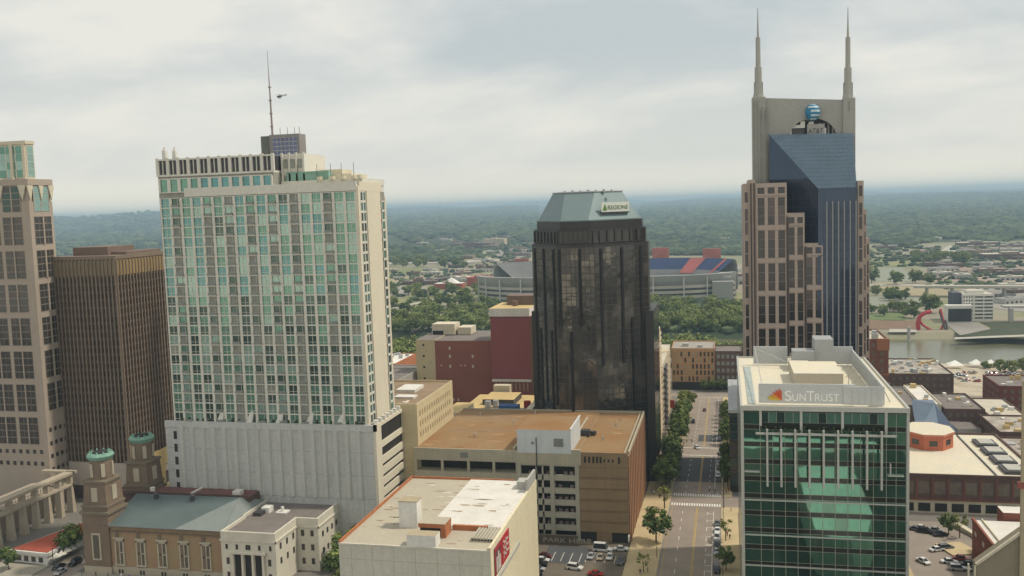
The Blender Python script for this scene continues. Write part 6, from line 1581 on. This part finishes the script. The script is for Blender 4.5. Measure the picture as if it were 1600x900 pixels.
for k, x, y, rz, c, l in (('car', 59.4, 306.5, 70, 'white', 'white car at the far corner of the right hand lot'), ('suv', 60.0, 302.6, 70, 'black', 'black car beside the white one at the lot corner'), ('car', 57.5, 304.8, 60, 'grey', 'grey car leftmost in the far lot corner'), ('car', 63.2, 304.8, 70, 'silver', 'silver car by the dark round tree in the lot'), ('car', 63.8, 300.2, 110, 'black', 'black car tucked below the dark round tree'),
    ('car', 60.0, 287.0, 115, 'white', 'white car in the row below the pale terrace'), ('suv', 62.8, 288.6, 115, 'grey', 'grey car behind the white one below the pale terrace'), ('car', 54.4, 277.0, 30, 'white', 'white topped car alone in the lot aisle near the glass office'),
    ('car', 65.2, 280.8, 80, 'red', 'red car in the lowest row of the right hand lot'), ('car', 61.4, 277.8, 90, 'white', 'white car left end of the lowest row of the lot'), ('car', 66.2, 276.6, 90, 'black', 'black car under the red one in the lowest row'), ('suv', 62.6, 272.8, 90, 'silver', 'silver car at the bottom edge of the right hand lot'), ('car', 67.2, 272.8, 95, 'white', 'white car in the bottom right of the lot')): car(k, x, y, rz, c, l, G)
b = MB()
for x in (-51.6, -48.9, -46.2, -43.4): sheet('', x, x + .15, 263.5, 270.5, .09, None, mb=b)
for x in (-41.6, -38.7, -35.9, -33): sheet('', x, x + .12, 263.8, 270, .09, None, mb=b)
struct(b.build('road_marking', paint))
G = 'cars on the street before the church'
for k, x, y, rz, c, l in (('suv', -196.6, 240.0, 0, 'black', 'black car stopped beside the church tower corner'), ('car', -196.4, 233.2, 5, 'silver', 'silver car nearest the lower left by the church'), ('car', -199.8, 236.6, 0, 'black', 'black car beside the pavilion kerb'), ('car', -196.8, 247, 0, 'grey', 'grey car farther back along the church side street'), ('suv', -160, 229.8, 90, 'black', 'black car in front of the church long wall'), ('car', -150, 230.0, 90, 'maroon', 'maroon car in front of the church right end')): car(k, x, y, rz, c, l, G)
# far river-side cars
G = 'cars parked on the riverside lots'
lab = 'small parked car on the riverside ground beyond the brick blocks'
for i in range(46):
    px, py = rnd.uniform(1490, 1598), rnd.uniform(577, 596); p = at(px, py, Z=-17)
    car('car', p.x, p.y, rnd.choice([0, 90, 20]), rnd.choice(['white', 'silver', 'black', 'grey', 'red', 'beige']), lab, lab)
for o in protos.values():
    def rm_(q):
        for c in KIDS.get(q.name, []): rm_(c)
        bpy.data.objects.remove(q)
    rm_(o)

# ------------------------------------------------------------------ people
def person_mesh(walk):
    s_ = .28 if walk else .05
    J = [((0, 0, .95), .15), ((0, 0, 1.2), .15), ((0, 0, 1.42), .17), ((0, 0, 1.52), .065), ((0, -.02, 1.64), .105), ((0, -.02, 1.73), .085),
         ((.1, 0, .9), .11), ((.11, -s_*.6, .5), .075), ((.11, -s_*.5, .1), .05), ((.11, -s_*.5 - .16, .05), .04),
         ((-.1, 0, .9), .11), ((-.11, s_*.5, .5), .075), ((-.11, s_*1.0, .12), .05), ((-.11, s_*1.0 - .14, .05), .04),
         ((.2, 0, 1.42), .07), ((.25, s_*.5, 1.14), .05), ((.27, s_*.3 - .05, .88), .035), ((-.2, 0, 1.42), .07), ((-.25, -s_*.4, 1.14), .05), ((-.27, -s_*.7, .9), .035)]
    E_ = [(0, 1), (1, 2), (2, 3), (3, 4), (4, 5), (0, 6), (6, 7), (7, 8), (8, 9), (0, 10), (10, 11), (11, 12), (12, 13), (2, 14), (14, 15), (15, 16), (2, 17), (17, 18), (18, 19)]
    me = bpy.data.meshes.new('body'); me.from_pydata([j[0] for j in J], E_, []); o = bpy.data.objects.new('body', me); C.objects.link(o)
    md = o.modifiers.new('s', 'SKIN'); sv = me.skin_vertices[0].data
    for v, j in zip(sv, J): v.radius = (j[1], j[1])
    sv[0].use_root = True
    o.modifiers.new('b', 'SUBSURF').levels = 1
    dg = bpy.context.evaluated_depsgraph_get(); dg.update(); m2_ = bpy.data.meshes.new_from_object(o.evaluated_get(dg)); C.objects.unlink(o); bpy.data.objects.remove(o)
    return m2_
skin_ = mat('skin', (.45, .27, .18), .6, var=0); hair_ = mat('hair', (.05, .03, .02), .8, var=0)
clo = {n_: mat('cloth_' + n_, c_, .85, var=0) for n_, c_ in dict(blue=(.03, .07, .35), white=(.65, .65, .62), black=(.02, .02, .02), red=(.4, .03, .03), grey=(.2, .2, .2), jeans=(.06, .09, .16), tan=(.4, .3, .18), maroon=(.15, .03, .04)).items()}
pm = {}
def person(x, y, rz, top, leg, walk, lab, z=None):
    k = (top, leg, walk)
    if k not in pm:
        base = person_mesh(walk)
        for q in (skin_, clo[top], clo[leg], hair_, clo['black']): base.materials.append(q)
        for p in base.polygons:
            c = p.center; p.use_smooth = True
            p.material_index = 3 if (c.z > 1.66 or (c.z > 1.58 and c.y > .01)) else 0 if c.z > 1.5 or (abs(c.x) > .2 and c.z < 1.08) else 1 if c.z > .93 else 2 if c.z > .12 else 4
        pm[k] = base
    o = bpy.data.objects.new('person', pm[k]); C.objects.link(o); o.location = (x, y, (gz(x, y) if z is None else z) + .15); o.rotation_euler = (0, 0, R(rz)); tag(o, lab, 'person', 'pedestrians')
for a in ((-27.6, 337, 30, 'blue', 'jeans', 1, 'person in blue top walking by the far corner of the garage'), (-26.6, 335.6, 200, 'white', 'blue', 0, 'person in white top standing beside the one in blue'), (-24.2, 330.5, 0, 'black', 'black', 1, 'person in black walking near the spiky young tree'),
    (-22.6, 258.6, 90, 'maroon', 'grey', 0, 'person in dark maroon near the lot sapling'), (-24.6, 256.8, 20, 'black', 'jeans', 1, 'person in black at the bottom of the left pavement'),
    (-.4, 290.6, 0, 'red', 'black', 1, 'person in red top by the slim tree near the glass office'), (.4, 288.2, 180, 'black', 'grey', 0, 'person in black top by the slim tree near the glass office'), (1.0, 318, 90, 'white', 'tan', 1, 'person in white top at the right end of the crosswalk'),
    (-.6, 341, 40, 'maroon', 'jeans', 0, 'person in maroon top beyond the crosswalk on the right'), (.2, 344, 140, 'red', 'black', 1, 'person in red top beyond the crosswalk on the right')): person(*a)
tops = ['black', 'maroon', 'grey', 'white', 'blue', 'red']
for i in range(12):
    x = -187 + i*3.9 + rnd.uniform(-.8, .8); person(x, 231.6 + rnd.uniform(-.6, .9), rnd.uniform(0, 360), tops[i % 6], 'black' if i % 2 else 'jeans', i % 2, 'person in %s top, %s from the left along the church wall' % (tops[i % 6], ['first', 'second', 'third', 'fourth', 'fifth', 'sixth', 'seventh', 'eighth', 'ninth', 'tenth', 'eleventh', 'twelfth'][i]), 0)
for i, (x, y) in enumerate(((71.6, 292), (72.4, 289.4), (70.2, 287.2))): person(x, y, 40*i, tops[i], 'black', 0, '%s of three people by the pale terrace in the right lot' % ['farthest', 'middle', 'nearest'][i], .4)
b = MB(); slabwalk(b, -191.5, -89, 228.4, 234.4); slabwalk(b, -222, -204, 228.4, 238); struct(b.build('pavement', pavg))
# umbrellas by the pavilion
um = mat('umbrella_canvas', (.66, .63, .54), .8, var=.04)
for i, (px, py) in enumerate(((88, 868), (97, 864), (105, 859), (113, 855), (121, 850))):
    p = at(px, py, Z=2.6); T = thing('patio_umbrella', '%s cream patio umbrella from the left in the row before the pavilion' % ['first', 'second', 'third', 'fourth', 'fifth'][i], 'umbrella', (p.x, p.y, 0), 'patio umbrellas by the pavilion')
    b = MB(); b.cyl(p.x, p.y, 2.3, 3.5, 1.5, .1, 8); b.build('canopy', um, T); b = MB(); b.bar((p.x, p.y, 0), (p.x, p.y, 3.4), .05); b.build('pole', darkmetal, T)
# street furniture
def lamp(x, y, lab, g_='street lamps'):
    z = gz(x, y) + .1; T = thing('street_lamp', lab, 'street lamp', (x, y, z), g_); s_ = 1 if x < -10 else -1
    b = MB(); b.bar((x, y, z), (x, y, z + 8.2), .11, r2=.07); b.bar((x, y, z + 8.1), (x + 1.6*s_, y, z + 8.6), .06); b.build('pole', darkmetal, T)
    b = MB(); b.box(min(x + 1.3*s_, x + 2.1*s_), max(x + 1.3*s_, x + 2.1*s_), y - .15, y + .15, z + 8.45, z + 8.62); b.build('lamp_head', metalg, T)
for i, y in enumerate((270, 305, 341, 372, 402, 430, 470)): lamp(-20.8, y, '%s street lamp on the left kerb of the avenue' % ORD[i])
for i, y in enumerate((255, 308, 341, 375, 403)): lamp(-1.6, y, '%s street lamp on the right kerb of the avenue' % ORD[i])
def signal(x, y, dx, lab):
    z = gz(x, y) + .1; T = thing('traffic_light', lab, 'traffic light', (x, y, z), 'traffic lights at the crosswalks')
    b = MB(); b.bar((x, y, z), (x, y, z + 6.4), .12); b.bar((x, y, z + 6.2), (x + dx, y, z + 6.6), .08); b.build('pole', darkmetal, T)
    for f_ in (.6, .97):
        b = MB(); b.box(x + dx*f_ - .18, x + dx*f_ + .18, y - .16, y + .16, z + 5.5, z + 6.6); h_ = b.build('signal_head', darkmetal, T)
signal(-1.4, 339.6, -7, 'traffic light on the far right corner of the crosswalk'); signal(-21.0, 339.8, 6, 'traffic light on the far left corner of the crosswalk'); signal(-1.4, 321.8, -5, 'traffic light on the near right corner of the crosswalk'); signal(-21, 407, 6, 'traffic light at the second junction on the left')
signal(-201, 236, 4, 'traffic light pole at the lower left corner')
T = thing('street_sign', 'white board sign on the pavement by the car park exit', 'sign', (-29.9, 279.5, 0)); b = MB(); b.box(-30.2, -29.9, 278.6, 280.6, 1.2, 3.0); b.build('board', whitec, T); b = MB(); b.bar((-30, 279.6, 0), (-30, 279.6, 1.2), .08); b.build('post', darkmetal, T)

# helicopter
hx, hy, hz_ = -338.0, 680, 202.8-6.0+0.0
T = thing('helicopter', 'small dark helicopter in flight beside the mast', 'helicopter', (hx, hy, hz_))
hm = mat('helicopter_grey', (.07, .08, .10), .5, var=.05); b = MB(); k = []
for s0_, r_, zo in ((-4.6, .3, -.4), (-3.8, 1.05, -.2), (-2, 1.35, 0), (.2, 1.2, .15), (1.8, .5, .5), (6.6, .22, .9)):
    k.append([(hx + s0_, hy + r_*math.cos(a), hz_ + zo + r_*math.sin(a)) for a in [i*math.pi/4 for i in range(8)]])
for A, B_ in zip(k, k[1:]):
    for i in range(8): b.poly([A[i], A[(i+1) % 8], B_[(i+1) % 8], B_[i]])
b.poly(k[0]); b.poly(k[-1]); b.prism([(hx + 6, hy - .1), (hx + 7.2, hy - .1), (hx + 7.2, hy + .1), (hx + 6, hy + .1)], hz_ + .6, hz_ + 2.4); b.build('fuselage', hm, T)
b = MB(); b.bar((hx - .6, hy, hz_ + 1.2), (hx - .6, hy, hz_ + 1.9), .2); b.bar((hx - 5.8, hy - 1.5, hz_ + 1.75), (hx + 4.6, hy + 1.5, hz_ + 2.05), .14); b.bar((hx - 1.5, hy + 4.5, hz_ + 1.9), (hx + .4, hy - 4.5, hz_ + 1.9), .14); b.build('rotor', hm, T)
b = MB()
for sy_ in (-1, 1): b.bar((hx - 3.2, hy + sy_*1.1, hz_ - 2), (hx + 1.4, hy + sy_*1.1, hz_ - 2), .1); b.bar((hx - 2, hy + sy_*1.1, hz_ - 2), (hx - 2, hy + sy_*.6, hz_ - 1), .08); b.bar((hx, hy + sy_*1.1, hz_ - 2), (hx, hy + sy_*.6, hz_ - 1), .08)
b.build('skid', hm, T)
# bird specks above the spired tower are not modelled

# ------------------------------------------------------------------ unseen pale roofs, added and shaped for reflections in the glass office
T = thing('unseen_hall', 'unseen pale roof with rounded end, added for reflections in the glass office', 'building', (33, 135, 0))
b = MB(); b.prism([(23.6, 100), (42, 98), (41.5, 150), (37.5, 168), (33, 172), (28, 172), (24, 168), (23, 140)], -1, 12, 0, 1); b.build('wall', [greyc, mat('unseen_pale_roof', (.80, .80, .76), .7, var=.03)], T)
T = thing('unseen_hall', 'second unseen pale roof, nearer the viewpoint, added for reflections', 'building', (33, 75, 0))
b = MB(); b.box(3, 55, 64, 80, -1, 12, 0, 1); b.build('wall', [greyc, mat('unseen_pale_roof', (0, 0, 0))], T)

sheet('unseen_dark_apron', 3.4, 70, -60, 214, .07, mat('unseen_dark_ground', (.034, .034, .032), .9, var=.3, scale=.1))  # unseen dark sheet, added to darken reflections in the glass office
flush_panes()
# ------------------------------------------------------------------ air
b = MB(); b.box(-21000, 19000, -420, 30500, -60, 204)
hzo = b.build('haze', []); hzo['kind'] = 'stuff'
hm_ = bpy.data.materials.new('haze_air'); hm_.use_nodes = True; t = hm_.node_tree; t.nodes.remove(t.nodes['Principled BSDF'])
pv = nn(t, 'ShaderNodeVolumePrincipled'); pv.inputs['Color'].default_value = (.58, .80, .96, 1); pv.inputs['Density'].default_value = 1.15e-4; pv.inputs['Anisotropy'].default_value = .1
t.links.new(pv.outputs[0], t.nodes['Material Output'].inputs['Volume']); hzo.data.materials.append(hm_)
for o in bpy.data.objects:
    if o.name == 'helicopter': o.scale = (.7, .7, .7)
for o in list(bpy.data.objects):
    if '_w' in o: del o['_w']
    if o.parent is None and o.get('label') == '': bpy.data.objects.remove(o)
